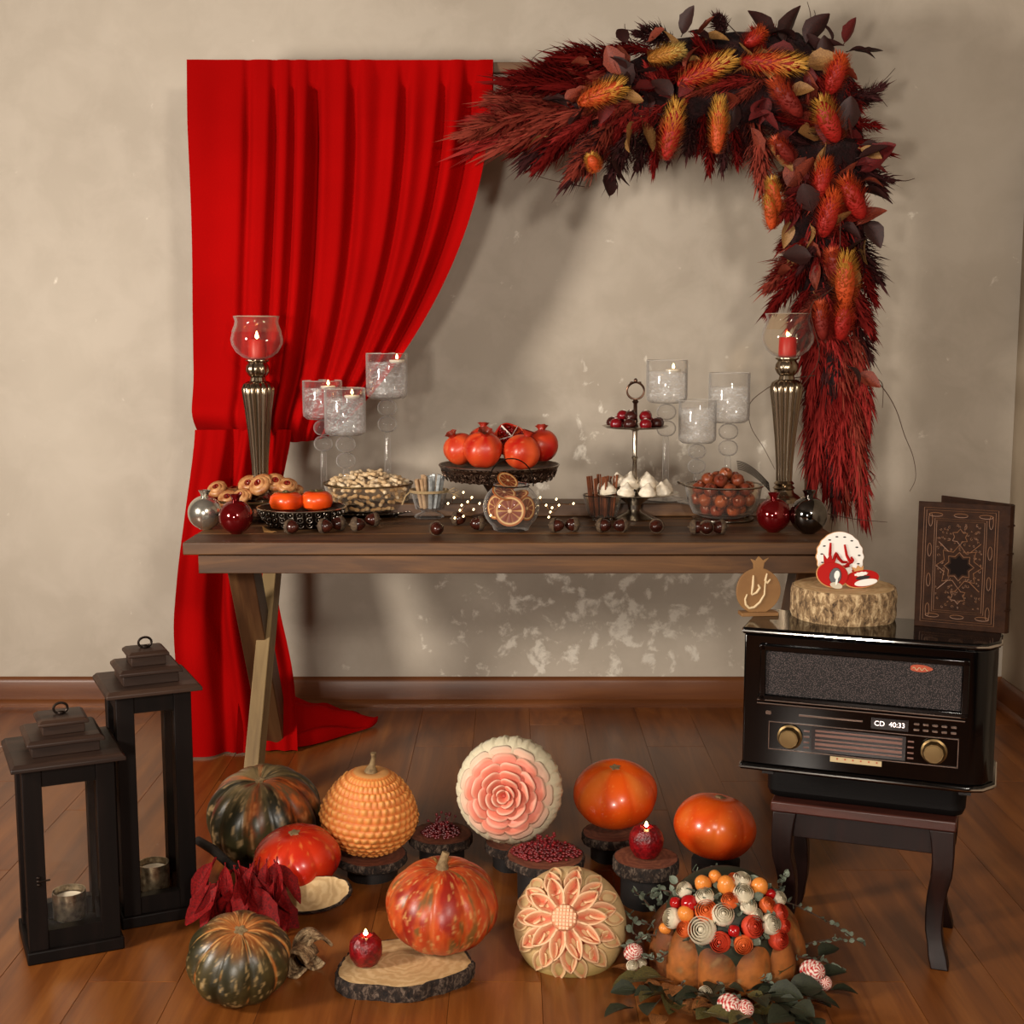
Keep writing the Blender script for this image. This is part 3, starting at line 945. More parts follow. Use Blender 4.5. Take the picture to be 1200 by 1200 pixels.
cr, co, cy_, cru = S(164, 26, 16), S(200, 78, 28), S(204, 150, 60), S(124, 30, 20)
bank = [banksia_mesh(1, cr, co, cy_), banksia_mesh(2, co, S(204, 106, 36), cy_), banksia_mesh(3, cr, S(206, 58, 28), co), banksia_mesh(4, cru, cr, S(200, 80, 40)), banksia_mesh(5, S(190, 126, 50), cy_, S(196, 164, 86))]
bank_me = []
for b in bank:
    me = b.mesh('banksia_flower', recalc=False, sharp=0)
    me.materials.append(M_['banksia'])
    bank_me.append(me)
for bx, by, tx, ty, wd, k in [
    (676, 122, 738, 96, 40, 1), (758, 70, 806, 56, 30, 4), (792, 100, 866, 64, 38, 0), (864, 72, 950, 76, 40, 0), (780, 190, 796, 112, 36, 0), (840, 182, 844, 108, 30, 1),
    (972, 112, 988, 58, 38, 2), (982, 168, 958, 112, 42, 0), (940, 138, 902, 88, 36, 3), (1012, 258, 986, 204, 40, 2), (964, 280, 980, 216, 40, 2), (990, 360, 990, 290, 42, 1),
    (872, 55, 898, 32, 30, 2), (912, 250, 902, 205, 26, 1), (960, 235, 968, 180, 34, 2), (985, 330, 972, 290, 30, 3), (905, 270, 900, 225, 24, 1), (930, 190, 905, 160, 26, 3), (985, 400, 990, 352, 34, 2), (965, 400, 960, 350, 28, 3), (700, 200, 690, 180, 22, 1)]:
    b, t = gp(bx, by, -.10), gp(tx, ty, -.135)
    L = (t - b).length
    wd *= .95 * mp / .56
    inst('banksia_flower', bank_me[k], aim(b, t - b, rg.uniform(0, 6)) @ SCL(wd, wd, L / 1.12), gar)


def leaf_mb(curl=.3, W=.5, lobed=0.0, n=8):
    m = MB()

    def fn(u, v):
        s = 2 * u - 1
        wv = sin(pi * min(1, v * .96 + .02)) ** .8 * (1 - .35 * v) * W * (1 + lobed * abs(sin(v * 5 * pi)))
        return V((s * wv, -curl * .5 * (v ** 2) + .18 * abs(s) * wv / max(W, .01), v * (1 - .12 * curl * v)))
    m.sheet(fn, 4, n)
    m.tube([(0, .005, -.12), (0, .004, 0), (0, .004, .5)], [.02, .018, .006], 5)
    return m


leafs = {}
for nm in ('leaf_dark', 'leaf_red', 'leaf_tan', 'leaf_rust', 'leaf_crimson'):
    for k, (cu, W, lo) in enumerate(((.5, .36, .12), (-.4, .42, .25), (.9, .3, .0))):
        me = leaf_mb(cu, W * (.6 if nm == 'leaf_crimson' else 1), lo).mesh('dried_leaf', recalc=False, sharp=0)
        me.materials.append(M_[nm])
        leafs[nm, k] = me


def gleaf(px, py, ang, L, nm, dy=-.06, tilt=None):
    """leaf whose tip points at the angle ang in the picture plane (0 right, 90 up)"""
    a = radians(ang)
    d = V((cos(a), rg.uniform(-.7, .1) if tilt is None else tilt, sin(a)))
    L *= mp * .88
    inst('dried_leaf', leafs[nm, rg.randrange(3)], aim(gp(px, py, dy), d, rg.uniform(-1.2, 1.2)) @ SCL(L, L, L), gar)


for a in [(900, 45, 120, 46, 'leaf_dark'), (920, 50, 80, 48, 'leaf_dark'), (945, 50, 60, 46, 'leaf_dark'), (930, 45, 150, 44, 'leaf_dark'), (955, 60, 20, 40, 'leaf_dark'),
          (800, 40, 60, 34, 'leaf_dark'), (815, 42, 30, 32, 'leaf_rust'), (822, 48, 10, 36, 'leaf_tan'), (735, 50, 130, 26, 'leaf_dark'), (760, 48, 20, 26, 'leaf_rust'), (790, 60, 110, 34, 'leaf_tan'),
          (955, 60, -10, 34, 'leaf_tan'), (995, 60, 10, 34, 'leaf_dark'), (990, 50, 60, 30, 'leaf_red'), (1005, 60, -10, 30, 'leaf_dark'), (975, 48, 100, 30, 'leaf_dark'),
          (1010, 200, 30, 50, 'leaf_red'), (1000, 195, 10, 44, 'leaf_red'), (1010, 225, -10, 46, 'leaf_dark'), (1015, 260, -60, 40, 'leaf_dark'), (1010, 170, 0, 30, 'leaf_dark'), (1015, 280, -100, 34, 'leaf_tan'),
          (745, 145, -120, 46, 'leaf_tan'), (752, 140, -80, 40, 'leaf_tan'), (725, 175, -100, 50, 'leaf_dark'), (712, 205, -95, 30, 'leaf_dark'), (770, 100, 170, 34, 'leaf_red'),
          (960, 310, -110, 34, 'leaf_rust'), (955, 345, -60, 36, 'leaf_tan'), (965, 380, -80, 30, 'leaf_rust'), (1005, 440, -20, 34, 'leaf_rust'), (995, 430, -40, 30, 'leaf_dark'),
          (640, 160, -170, 30, 'leaf_tan'), (585, 150, 190, 22, 'leaf_tan'), (690, 75, 170, 26, 'leaf_rust'), (845, 130, -70, 46, 'leaf_tan'), (860, 120, -100, 40, 'leaf_dark'),
          (900, 170, -60, 44, 'leaf_tan'), (880, 150, -80, 40, 'leaf_rust'), (925, 260, -100, 34, 'leaf_tan'), (950, 265, -80, 34, 'leaf_tan')]:
    gleaf(*a)
for i in range(95):
    t = rg.random() ** .8 * (len(pathp) - 5)
    k = int(t)
    (x0, y0, r0), (x1, y1, r1) = pathp[k], pathp[k + 1]
    f = t - k
    x = x0 + (x1 - x0) * f + rg.uniform(-.8, .8) * r0
    y = y0 + (y1 - y0) * f + rg.uniform(-.8, .8) * r0
    gleaf(x, y, rg.uniform(0, 360), rg.uniform(22, 42), rg.choice(['leaf_dark', 'leaf_dark', 'leaf_red', 'leaf_red', 'leaf_rust', 'leaf_tan']), rg.uniform(-.11, -.05))


def twig(pts, r=.0018, dy=-.03):
    q = []
    P = [gp(x, y, dy + .02 * sin(i * 2.1)) for i, (x, y) in enumerate(pts)]
    for i in range(len(P) - 1):
        a, b, c, d = P[max(i - 1, 0)], P[i], P[i + 1], P[min(i + 2, len(P) - 1)]
        for s in range(5):
            t = s / 5
            q.append(.5 * ((2 * b) + (c - a) * t + (2 * a - 5 * b + 4 * c - d) * t * t + (3 * b - a - 3 * c + d) * t ** 3))
    q.append(P[-1])
    MB().tube(q, [r * (1 - .6 * i / len(q)) for i in range(len(q))], 6).build('twig', M_['twig'], gar)


for pts in ([(720, 58), (690, 60), (655, 55), (632, 62), (620, 74)], [(1012, 432), (1035, 455), (1050, 480), (1060, 510), (1070, 535), (1073, 560), (1066, 576)],
            [(955, 440), (920, 445), (895, 458), (878, 475), (880, 500), (895, 525), (908, 550)], [(1000, 520), (1012, 545), (1025, 560), (1012, 570)],
            [(990, 100), (1020, 105), (1035, 95), (1049, 80)], [(1005, 130), (1025, 112), (1040, 125)], [(945, 40), (950, 20), (946, 2)], [(948, 25), (955, 18), (954, 12)],
            [(870, 45), (850, 25), (848, 18)], [(890, 38), (882, 25)], [(1020, 440), (1034, 450), (1034, 478)], [(960, 600), (1000, 608), (1040, 612)], [(740, 48), (733, 35), (732, 28)], [(1040, 210), (1060, 212), (1072, 209)],
            [(690, 220), (650, 212), (625, 205)], [(700, 120), (680, 135), (650, 150), (620, 152)], [(760, 130), (735, 160), (715, 180)]):
    twig(pts)
for pts in ([(985, 250), (980, 330), (950, 360), (960, 420), (930, 470), (945, 510)],):
    twig(pts, .0014, -.12)

# ------------------------------------------------------------ things on the table
ORD = ['leftmost', 'second from left', 'third from left', 'fourth from left', 'fifth from left', 'sixth from left', 'seventh from left', 'eighth from left', 'ninth from left', 'tenth from left', 'eleventh from left']


def order_labels(objs, fmt, rows=None):
    """labels by place: objs sorted from left to right inside each row (rows: list of (word, test))"""
    bpy.context.view_layer.update()
    for word, test in rows or [('', lambda p: True)]:
        sel = [o for o in objs if test(o.matrix_world.translation) and not o.get('_l')]
        sel.sort(key=lambda o: o.matrix_world.translation.x / o.matrix_world.translation.y)
        for i, o in enumerate(sel):
            o['label'] = fmt.format(row=word, ord=ORD[i] if i < len(ORD) - 0 and i < len(sel) - 1 or len(sel) == 1 else 'rightmost')
            o['_l'] = 1
    for o in objs:
        if '_l' in o: del o['_l']


def K(p): return mpp(p)


def flame(parent, z, h=.022, r=.0055):
    prof = [(0, 0), (.6, .12), (1, .3), (.8, .52), (.42, .78), (.12, .94), (0, 1)]
    f = MB().lathe([(a * r, b * h) for a, b in prof], 12).build('flame', M_['flame'], parent, loc=(0, 0, z + .003))
    MB().tube([(0, 0, z - .004), (0, 0, z + .006)], .0009, 6).build('wick', M_['iron'], parent)
    return f


def candlestick(px, ytop, ybase, label, clabel, hidden_y=None):
    p = Rb(px, ybase)
    p.y = tf + rb0 + .05
    p.x = at(px, 480, Y=p.y).x
    k = K(p)
    H = at(px, ytop, Y=p.y).z - ZR
    t = thing('candlestick', label, 'candlestick', (p.x, p.y, ZR), 0, None)
    q = lambda pts: [(r * k, z * H) for r, z in pts]
    MB().lathe(q([(0, 0), (20, 0), (20, .02), (17, .035), (12, .05), (11, .065), (13, .075), (10, .09), (12, .1), (9, .115), (0, .115)]), 32).build('foot', M_['bronze_silver'], t)
    MB().lathe(q([(0, .112), (9, .113), (9.5, .2), (12, .35), (15.5, .5), (18, .585), (18.5, .615), (16.5, .64), (11, .655), (0, .656)]), 96,
               lobes=lambda a, z: .12 * (abs(cos(7 * a)) - .6)).build('fluted_stem', M_['bronze_silver'], t)
    MB().lathe(q([(0, .655), (9, .656), (8, .675), (11, .69), (13, .71), (12.5, .735), (10, .755), (13, .765), (13, .77), (0, .771)]), 64,
               lobes=lambda a, z: .07 * cos(8 * a)).build('candle_cup', M_['bronze_silver'], t)
    MB().lathe(q([(9, .772), (16, .782), (24, .81), (29, .85), (30, .88), (28, .92), (25, .955), (24, .975), (26, 1.0), (26.6, 1.003), (24.6, .975), (25.5, .955), (28.6, .92)]), 48).build('glass_shade', M_['glass_warm'], t, recalc=False)
    MB().tube([(25.8 * k * cos(a * pi / 24), 25.8 * k * sin(a * pi / 24), 1.002 * H) for a in range(48)], .0012, 6, closed=True).build('glass_rim', M_['rim_glass'], t)
    c = thing('candle', clabel, 'candle', (p.x, p.y, ZR + .7735 * H))
    hh = .105 * H
    MB().lathe([(0, 0), (10 * k, 0), (10.4 * k, .004), (10 * k, hh - .004), (9 * k, hh), (7 * k, hh - .002), (0, hh - .004)], 24).build('wax', M_['red_wax'], c)
    flame(c, hh - .002, .026, .006)
    return t


candlestick(303, 371, 577, 'tall fluted metal candlestick with glass bowl in front of the red drape', 'lit red candle in the glass bowl in front of the red drape')
candlestick(921, 368, 578, 'tall fluted metal candlestick with glass bowl beside the hanging flower garland', 'lit red candle in the glass bowl beside the hanging flower garland')


def goblet(px, ytop, ybot, hwp, yback, label, fl=0.0, flabel=None, water=.8, foot=588):
    p = Rb(px, yback)
    k = K(p)
    zt, zb = at(px, ytop, Y=p.y).z - ZR, at(px, ybot, Y=p.y).z - ZR
    r = hwp * k
    t = thing('water_goblet', label, 'goblet', (p.x, p.y, ZR))
    MB().lathe([(.35 * r, zb), (.8 * r, zb + .003), (.97 * r, zb + .012), (r, zb + .025), (r, zt - .002), (.985 * r, zt), (.965 * r, zt - .002), (.965 * r, zb + .026), (.9 * r, zb + .012)], 40).build('bowl', M_['glass'], t, recalc=False)
    s = .42 * r
    zs = [(0, 0), (1.02 * r, 0), (1.02 * r, .003), (.3 * r, .012), (.16 * r, .022)]
    z = zb - .001
    nb_ = 2 if z > .1 else 2
    beads = []
    for i in range(nb_):
        for a in range(7, -1, -1):
            th = pi * a / 7 - pi / 2
            beads.append((.1 * r + s * max(0, cos(th)) * .92, z - s * .92 + s * .92 * sin(th)))
        z -= 1.9 * s
    low = [(r_, z_) for r_, z_ in beads if z_ > .03]
    low = [(min(.5 * r, a), b) for a, b in low]
    MB().lathe(zs + [(.15 * r, max(.028, min(b for a, b in low) - .01))] + low[::-1] + [(.2 * r, zb), (0, zb)], 32, col=None).build('beaded_stem', M_['stem_glass'], t, recalc=False)
    MB().tube([(.985 * r * cos(a * pi / 24), .985 * r * sin(a * pi / 24), zt) for a in range(48)], .0011, 6, closed=True).build('rim', M_['rim_glass'], t)
    zw = zb + .012 + (zt - zb - .012) * water
    MB().lathe([(0, zb + .006), (.75 * r, zb + .008), (.93 * r, zb + .02), (.945 * r, zw), (0, zw)], 40).build('water', M_['water'], t)
    if flabel:
        c = thing('floating_candle', flabel, 'candle', (p.x + fl * r, p.y, ZR + zw - .004))
        MB().lathe([(0, 0), (.30 * r, 0), (.38 * r, .006), (.36 * r, .010), (0, .009)], 20).build('wax', M_['white_wax'], c)
        flame(c, .009, .018, .0045)
    return t


goblet(382, 446, 492, 23, 584, 'clear water goblet on beaded stem, rearmost of the left pair near the candlestick', .3, 'small floating candle in the rear left water goblet')
goblet(404, 455, 511, 24, 591, 'clear water goblet on beaded stem, in front of another left goblet', .35, 'small floating candle in the front left water goblet')
goblet(455, 414, 468, 24, 586, 'tallest left water goblet, standing behind the peanut bowl', .5, 'small floating candle in the goblet behind the peanut bowl')
goblet(777, 422, 473, 24, 583, 'tallest right water goblet, behind the two-tier sweets stand', .3, 'small floating candle in the goblet behind the tiered stand', .72)
goblet(819, 469, 520, 22, 592, 'shortest right water goblet, between two taller ones')
goblet(852, 437, 496, 24, 586, 'water goblet behind the bowl of brown fruit, next to the right candlestick', water=.7)

# pastries on a dark bowl
p = T(305, 604)
pz = at(305, 583, Y=p.y).z
k = K(p)
t = thing('pastry_dish', 'dark footed dish heaped with pastries before the left candlestick', 'dish', (p.x, p.y, TZ))
h = pz - TZ
MB().lathe([(0, 0), (26 * k, 0), (27 * k, .004), (14 * k, .012), (16 * k, h * .45), (40 * k, h * .75), (58 * k, h), (56 * k, h), (36 * k, h * .78), (0, h * .72)], 48).build('bowl', M_['dark_bronze'], t)
MB().tube([(57 * k * cos(a * pi / 24), 57 * k * sin(a * pi / 24), h) for a in range(48)], .004, 8, closed=True).build('rim', M_['brass'], t)


def pastry_root(label, group=None):
    t = thing('pastry', label, 'pastry', (0, 0, 0), 0, group)
    m = MB()
    N = 54
    R0 = .026
    pts = []
    for i in range(N):
        a = i / N * 4.6 * pi
        r = R0 * (1 - .72 * i / N)
        pts.append((r * cos(a), r * sin(a), .009 + .013 * i / N))
    m.tube(pts, [.0115 * (1 - .25 * i / N) * (1 if i > 2 else .6) for i in range(N)], 10)
    m.build('roll', M_['pastry'], t)
    j = MB()
    N2 = 60
    j.tube([((R0 * (1 - .72 * i / N2) - .0105) * cos(i / N2 * 4.6 * pi), (R0 * (1 - .72 * i / N2) - .0105) * sin(i / N2 * 4.6 * pi), .0195 + .013 * i / N2) for i in range(N2 - 14)], .0045, 8)
    j.build('jam_filling', M_['jam'], t)
    return t


rp = random.Random(3)
pastries = []
pastry0 = pastry_root('small swirled pastry with red jam, piled on the dark dish before the left candlestick', 'pastries on the dark dish')
first = True
for px, py, dy, rx, sc in [(256, 571, -.02, .9, 1), (268, 582, -.05, 1.0, 1), (285, 580, -.06, 1.0, 1), (293, 566, .0, 1.0, 1.1), (308, 566, -.05, 1.15, 1.2), (322, 563, -.03, 1.0, 1.05), (336, 568, -.04, .8, 1.05), (345, 574, -.02, .7, .95),
                       (300, 572, .05, .3, 1), (325, 572, .05, .3, 1), (275, 575, .03, .3, 1)]:
    o = pastry0 if first else copy_tree(pastry0)
    first = False
    pastries.append(o)
    o.matrix_basis = TR(at(px, py + 4, Y=p.y + dy) - V((0, 0, .004))) @ R3(rx * .8, rp.uniform(-.4, .4), rp.uniform(-.5, .5)) @ SCL(sc, sc, sc)

order_labels(pastries, 'swirled red-filled pastry on the dark dish, {row} row, {ord}', [('rear', lambda q: q.y > p.y + .01), ('front', lambda q: q.y < p.y - .045), ('middle', lambda q: True)])

# ornate bowl with two persimmons
p = T(354, 616)
k = K(p)
H = at(354, 594, Y=p.y).z - TZ
t = thing('filigree_bowl', 'low openwork pewter bowl holding two persimmons at the left table front', 'bowl', (p.x, p.y, TZ))
MB().lathe([(0, .006), (34 * k, .006), (36 * k, .002), (30 * k, 0), (33 * k, .0), (38 * k, .005), (46 * k, H * .45), (50 * k, H * .95), (52 * k, H), (49 * k, H), (44 * k, H * .8), (0, H * .78)], 56).build('bowl', M_['iron'], t)
rr_ = MB()
for row, (rad, z, n_) in enumerate(((41.5, .28, 26), (47, .56, 28), (50.5, .84, 30))):
    for i in range(n_):
        a = 2 * pi * (i + .5 * row) / n_
        c = V((rad * k * cos(a), rad * k * sin(a), H * z))
        T1 = V((-sin(a), cos(a), 0)); UPv = V((.25 * cos(a), .25 * sin(a), .97))
        rr = H * .155
        rr_.tube([c + T1 * rr * cos(b * pi / 5) + UPv * rr * sin(b * pi / 5) for b in range(10)], .0016, 5, closed=True)
        rr_.ball(c + V((cos(a), sin(a), 0)) * .0015, .0022, 6, 4)
rr_.build('filigree_band', M_['pewter'], t)
MB().tube([(51.5 * k * cos(a * pi / 28), 51.5 * k * sin(a * pi / 28), H) for a in range(56)], .0028, 6, closed=True).build('rim', M_['silver'], t)
f = MB()
for i in range(4):
    a = pi / 4 + i * pi / 2
    f.ball((31 * k * cos(a), 31 * k * sin(a), .004), .004, 8, 6)
f.build('feet', M_['pewter'], t)
PB = V((p.x, p.y, TZ + H * .8))


def persimmon(label, loc, r, rz):
    t = thing('persimmon', label, 'persimmon', loc, rz)
    MB().lathe([(0, .0), (.55, .03), (.88, .22), (1, .55), (.93, .9), (.7, 1.1), (.3, 1.14), (.1, 1.08), (0, 1.07)], 40, SCL(r, r, r), lobes=lambda a, z: .025 * cos(4 * a)).build('fruit', M_['persimmon'], t)
    c = MB()
    for i in range(4):
        a = i * pi / 2
        c.sheet(lambda u, v, a=a: V((cos(a), sin(a), 0)) * (.06 + .5 * v) * r + V((-sin(a), cos(a), 0)) * (u - .5) * .42 * r * sin(pi * min(1, .25 + .75 * v)) + V((0, 0, r * (1.13 + .1 * v - .02))), 4, 5)
    c.tube([(0, 0, r * 1.05), (0, 0, r * 1.25)], r * .08, 6)
    c.build('calyx', M_['calyx'], t, recalc=False, solid=.001)
    return t


persimmon('orange persimmon with dry calyx on the openwork bowl, the left one', PB + V((-17 * k, -.012, 0)), 19.5 * k, .3)
persimmon('orange persimmon with dry calyx on the openwork bowl, the right one', PB + V((17 * k, .012, 0)), 19.5 * k, 1.0)


# pomegranate shaped ball ornaments
def ornament(name, label, px, py, rp_, material, crown=True, cat='ornament', neck='crown'):
    p = T(px, py + rp_ * .92)
    k = K(p)
    r = rp_ * k
    t = thing(name, label, cat, (p.x, p.y, TZ))
    MB().lathe([(0, 0), (.35 * r, .02 * r)] + [(r * sin(a), r - r * cos(a)) for a in [pi * (.14 + .78 * i / 18) for i in range(19)]] + [(.2 * r, 1.98 * r), (0, 1.98 * r)], 40).build('globe', material, t)
    m = MB()
    m.lathe([(.2 * r, 1.94 * r), (.24 * r, 2.1 * r), (.34 * r, 2.32 * r), (.29 * r, 2.3 * r), (.18 * r, 2.1 * r), (0, 2.05 * r)], 36, lobes=lambda a, z: .16 * cos(6 * a) * max(0, (z / r - 2.0)) * 2)
    m.build(neck, material, t)
    return t


ornament('ball_ornament', 'shiny silver ball ornament at the left end of the table', 241, 602, 20, M_['silver_ball'])
ornament('ball_ornament', 'dark red ball ornament beside the silver one at the left end of the table', 277, 607, 20, M_['red_ball'])
ornament('pomegranate_ornament', 'glossy red glass pomegranate at the right end of the table', 906, 605, 20, M_['red_ball'])
ornament('pomegranate_ornament', 'smoky mirrored glass pomegranate at the right end of the table', 947, 605, 22, M_['smoke_ball'], neck='neck')

# peanut bowl on a tray
p = T(432, 602)
k = K(p)
t = thing('serving_tray', 'low dark metal tray with beaded edge under the peanut bowl', 'tray', (p.x, p.y, TZ))
MB().lathe([(0, .014), (50 * k, .014), (56 * k, .018), (58 * k, .017), (50 * k, .010), (0, .010)], 48).build('plate', M_['iron'], t)
b = MB()
for i in range(60):
    a = 2 * pi * i / 60
    b.ball((57.5 * k * cos(a), 57.5 * k * sin(a), .0185), .0022, 6, 4)
b.build('beaded_edge', M_['silver'], t)
for i in range(3):
    a = -pi / 2 + .9 + 2 * pi * i / 3
    MB().lathe([(0, 0), (.008, 0), (.009, .004), (.005, .008), (.007, .0135), (0, .0135)], 12).build('foot', M_['silver'], t, loc=(44 * k * cos(a), 44 * k * sin(a), 0))
zb = .0185
H = at(432, 566, Y=p.y).z - TZ - zb
t = thing('peanut_bowl', 'round glass bowl heaped with peanuts on a dark tray', 'bowl', (p.x, p.y, TZ + zb))
MB().lathe([(0, 0), (40 * k, 0), (45 * k, .004), (48 * k, H * .5), (52 * k, H), (50.5 * k, H), (46.5 * k, H * .5), (43 * k, .006), (0, .003)], 48).build('bowl', M_['glass_warm'], t)
MB().tube([(52 * k * cos(a * pi / 28), 52 * k * sin(a * pi / 28), H) for a in range(56)], .0028, 6, closed=True).build('rim', M_['brass'], t)
PBc = V((p.x, p.y, TZ + zb))
pn = MB()
pn.lathe([(0, -1.0), (.3, -.92), (.43, -.7), (.44, -.45), (.33, -.12), (.31, 0), (.34, .12), (.46, .45), (.45, .72), (.3, .93), (0, 1.0)], 12, SCL(.0145, .0145, .0175))
pme = pn.mesh('peanut')
rp = random.Random(8)
spots = []
for lay in range(4):                       # against the glass
    n_ = 20
    for i in range(n_):
        a = 2 * pi * (i + .5 * (lay % 2)) / n_
        rr = (39.5 + 2.2 * lay) * k
        spots.append((rr * cos(a), rr * sin(a), .009 + H * lay / 4, 1))
for ring, (rr, n_, z) in enumerate(((42, 24, H + .002), (32, 18, H + .012), (22, 13, H + .021), (10, 7, H + .027), (37, 18, H + .014), (16, 9, H + .031))):
    for i in range(n_):
        a = 2 * pi * (i + rp.random() * .5) / n_
        spots.append((rr * k * cos(a), rr * k * sin(a), z + rp.uniform(-.002, .003), 0))
for x, y, z, inside in spots:
    if inside and y > .03:
        continue
    o = inst('peanut', pme, TR(PBc + V((x, y, z))) @ R3(pi / 2 + rp.uniform(-.5, .5), rp.uniform(-.5, .5), rp.uniform(0, pi)), None, M_['peanut'])
    if inside:
        tag(o, 'peanut in its shell behind the glass wall of the round bowl', 'peanut', 'peanuts inside the glass bowl')
    else:
        tag(o, 'peanut in its shell heaped above the rim of the round glass bowl', 'peanut', 'peanuts heaped on the glass bowl')

# glass of wrapped sticks
p = T(503, 607)
k = K(p)
t = thing('stick_glass', 'footed cut glass holding a bundle of pale sticks left of the cake stand', 'glass', (p.x, p.y, TZ))
Hs = at(503, 560, Y=p.y).z - TZ
MB().lathe([(0, 0), (15 * k, 0), (17 * k, .004), (15 * k, .012), (8 * k, .020), (10 * k, .026), (15 * k, .029), (18 * k, .05), (21 * k, Hs * .62), (19.8 * k, Hs * .62), (17 * k, .05), (13 * k, .034), (0, .030)], 48, lobes=lambda a, z: .05 * cos(12 * a) * (z < .03)).build('cup', M_['glass'], t, recalc=False)
rs = random.Random(5)
st_pale, st_tan = [], []
for i in range(15):
    a = 2 * pi * i / 9 + (.3 if i > 8 else 0)
    r0 = (11 if i < 9 else 4) * k
    pale = cos(a) > -.2
    lean = .20 if i < 9 else .07
    b0 = V((r0 * .8 * cos(a), r0 * .8 * sin(a), .033))
    L = Hs + .012 - rs.uniform(0, .012) + (.004 if pale else -.004) - .033
    d = V((cos(a) * lean, sin(a) * lean, 1)).normalized()
    q = .0082
    m = MB().box((0, 0, L / 2), (q * 1.5, q * 1.2, L)) if pale else MB().lathe([(0, 0), (q * .8, 0), (q * .8, L), (q * .55, L), (q * .55, L - .01), (0, L - .01)], 10)
    o = m.build('wrapped_stick' if pale else 'wafer_stick', M_['foil' if pale else 'wafer'], bevel=.0008 if pale else 0)
    o.matrix_basis = TR(V((p.x, p.y, TZ)) + b0) @ aim((0, 0, 0), d, rs.uniform(0, 3))
    (st_pale if pale else st_tan).append(o)
    if pale:
        tag(o, 'silvery white wrapped stick bundled in the cut glass', 'stick', 'white sticks in the cut glass')
    else:
        tag(o, 'tan rolled wafer stick bundled in the cut glass', 'stick', 'tan sticks in the cut glass')
for lst, nm in ((st_pale, 'silvery white wrapped stick'), (st_tan, 'tan rolled wafer stick')):
    order_labels(lst, nm + ' in the {row} half of the cut glass bundle, {ord}', [('front', lambda q: q.y < p.y), ('back', lambda q: True)])
zt_ = Hs * .66
m = MB()
for j in range(3):
    m.tube([((22.5) * k * cos(a * pi / 20), (22.5) * k * sin(a * pi / 20), zt_ + .003 * j) for a in range(40)], .0014, 5, closed=True)
m.tube([(-22 * k, -.012, zt_), (-27 * k, -.02, zt_ - .012), (-31 * k, -.02, zt_ - .04)], .0022, 5)
for j in range(3):
    m.tube([(20 * k, -.01, zt_), (30 * k, -.015, zt_ + .014 - .01 * j), (36 * k, -.012, zt_ + .004 - .01 * j), (28 * k, -.014, zt_ - .008)], .0011, 5)
tag(m.build('twine', M_['twine'], loc=(p.x, p.y, TZ)), 'loose twine tied round the bundle of pale sticks', 'twine')

# cake stand with pomegranates
p = T(585, 606)
k = K(p)
H = at(585, 549, Y=p.y).z - TZ
t = thing('cake_stand', 'dark metal cake stand with lace rim carrying the pomegranates, table centre', 'stand', (p.x, p.y, TZ))
MB().lathe([(0, 0), (30 * k, 0), (32 * k, .005), (20 * k, .012), (14 * k, .03), (13 * k, H * .5), (20 * k, H * .7), (32 * k, H * .82), (62 * k, H * .93), (68 * k, H), (70 * k, H + .013), (68.8 * k, H + .013), (66 * k, H + .001), (58 * k, H * .95), (0, H * .93)], 56).build('stand_body', M_['dark_bronze'], t)
m = MB()
for i in range(34):
    a = 2 * pi * i / 34
    c = V((66 * k * cos(a), 66 * k * sin(a), H - .013)); T1 = V((-sin(a), cos(a), 0)); U = V((.35 * cos(a), .35 * sin(a), .94))
    m.tube([c + T1 * .0085 * cos(b * pi / 6) + U * .011 * sin(b * pi / 6) for b in range(12)], .0017, 5, closed=True)
    m.tube([c + T1 * .004 * cos(b * pi / 4) + U * .005 * sin(b * pi / 4) for b in range(8)], .0014, 5, closed=True)
    c2 = V((62 * k * cos(a + .09), 62 * k * sin(a + .09), H - .029))
    m.tube([c2 + T1 * .007 * cos(b * pi / 4) + U * .005 * sin(b * pi / 4) for b in range(8)], .0016, 5, closed=True)
m.lathe([(58 * k, H - .034), (67 * k, H - .002), (70.4 * k, H + .012), (69.6 * k, H + .012), (66 * k, H - .002), (57 * k, H - .034)], 48)
m.build('lace_rim', M_['lace'], t, recalc=False)
MB().tube([(69.6 * k * cos(a * pi / 30), 69.6 * k * sin(a * pi / 30), H + .013) for a in range(60)], .0026, 6, closed=True).build('rim', M_['pewter'], t)
PSC = V((p.x, p.y, TZ + H * .95))


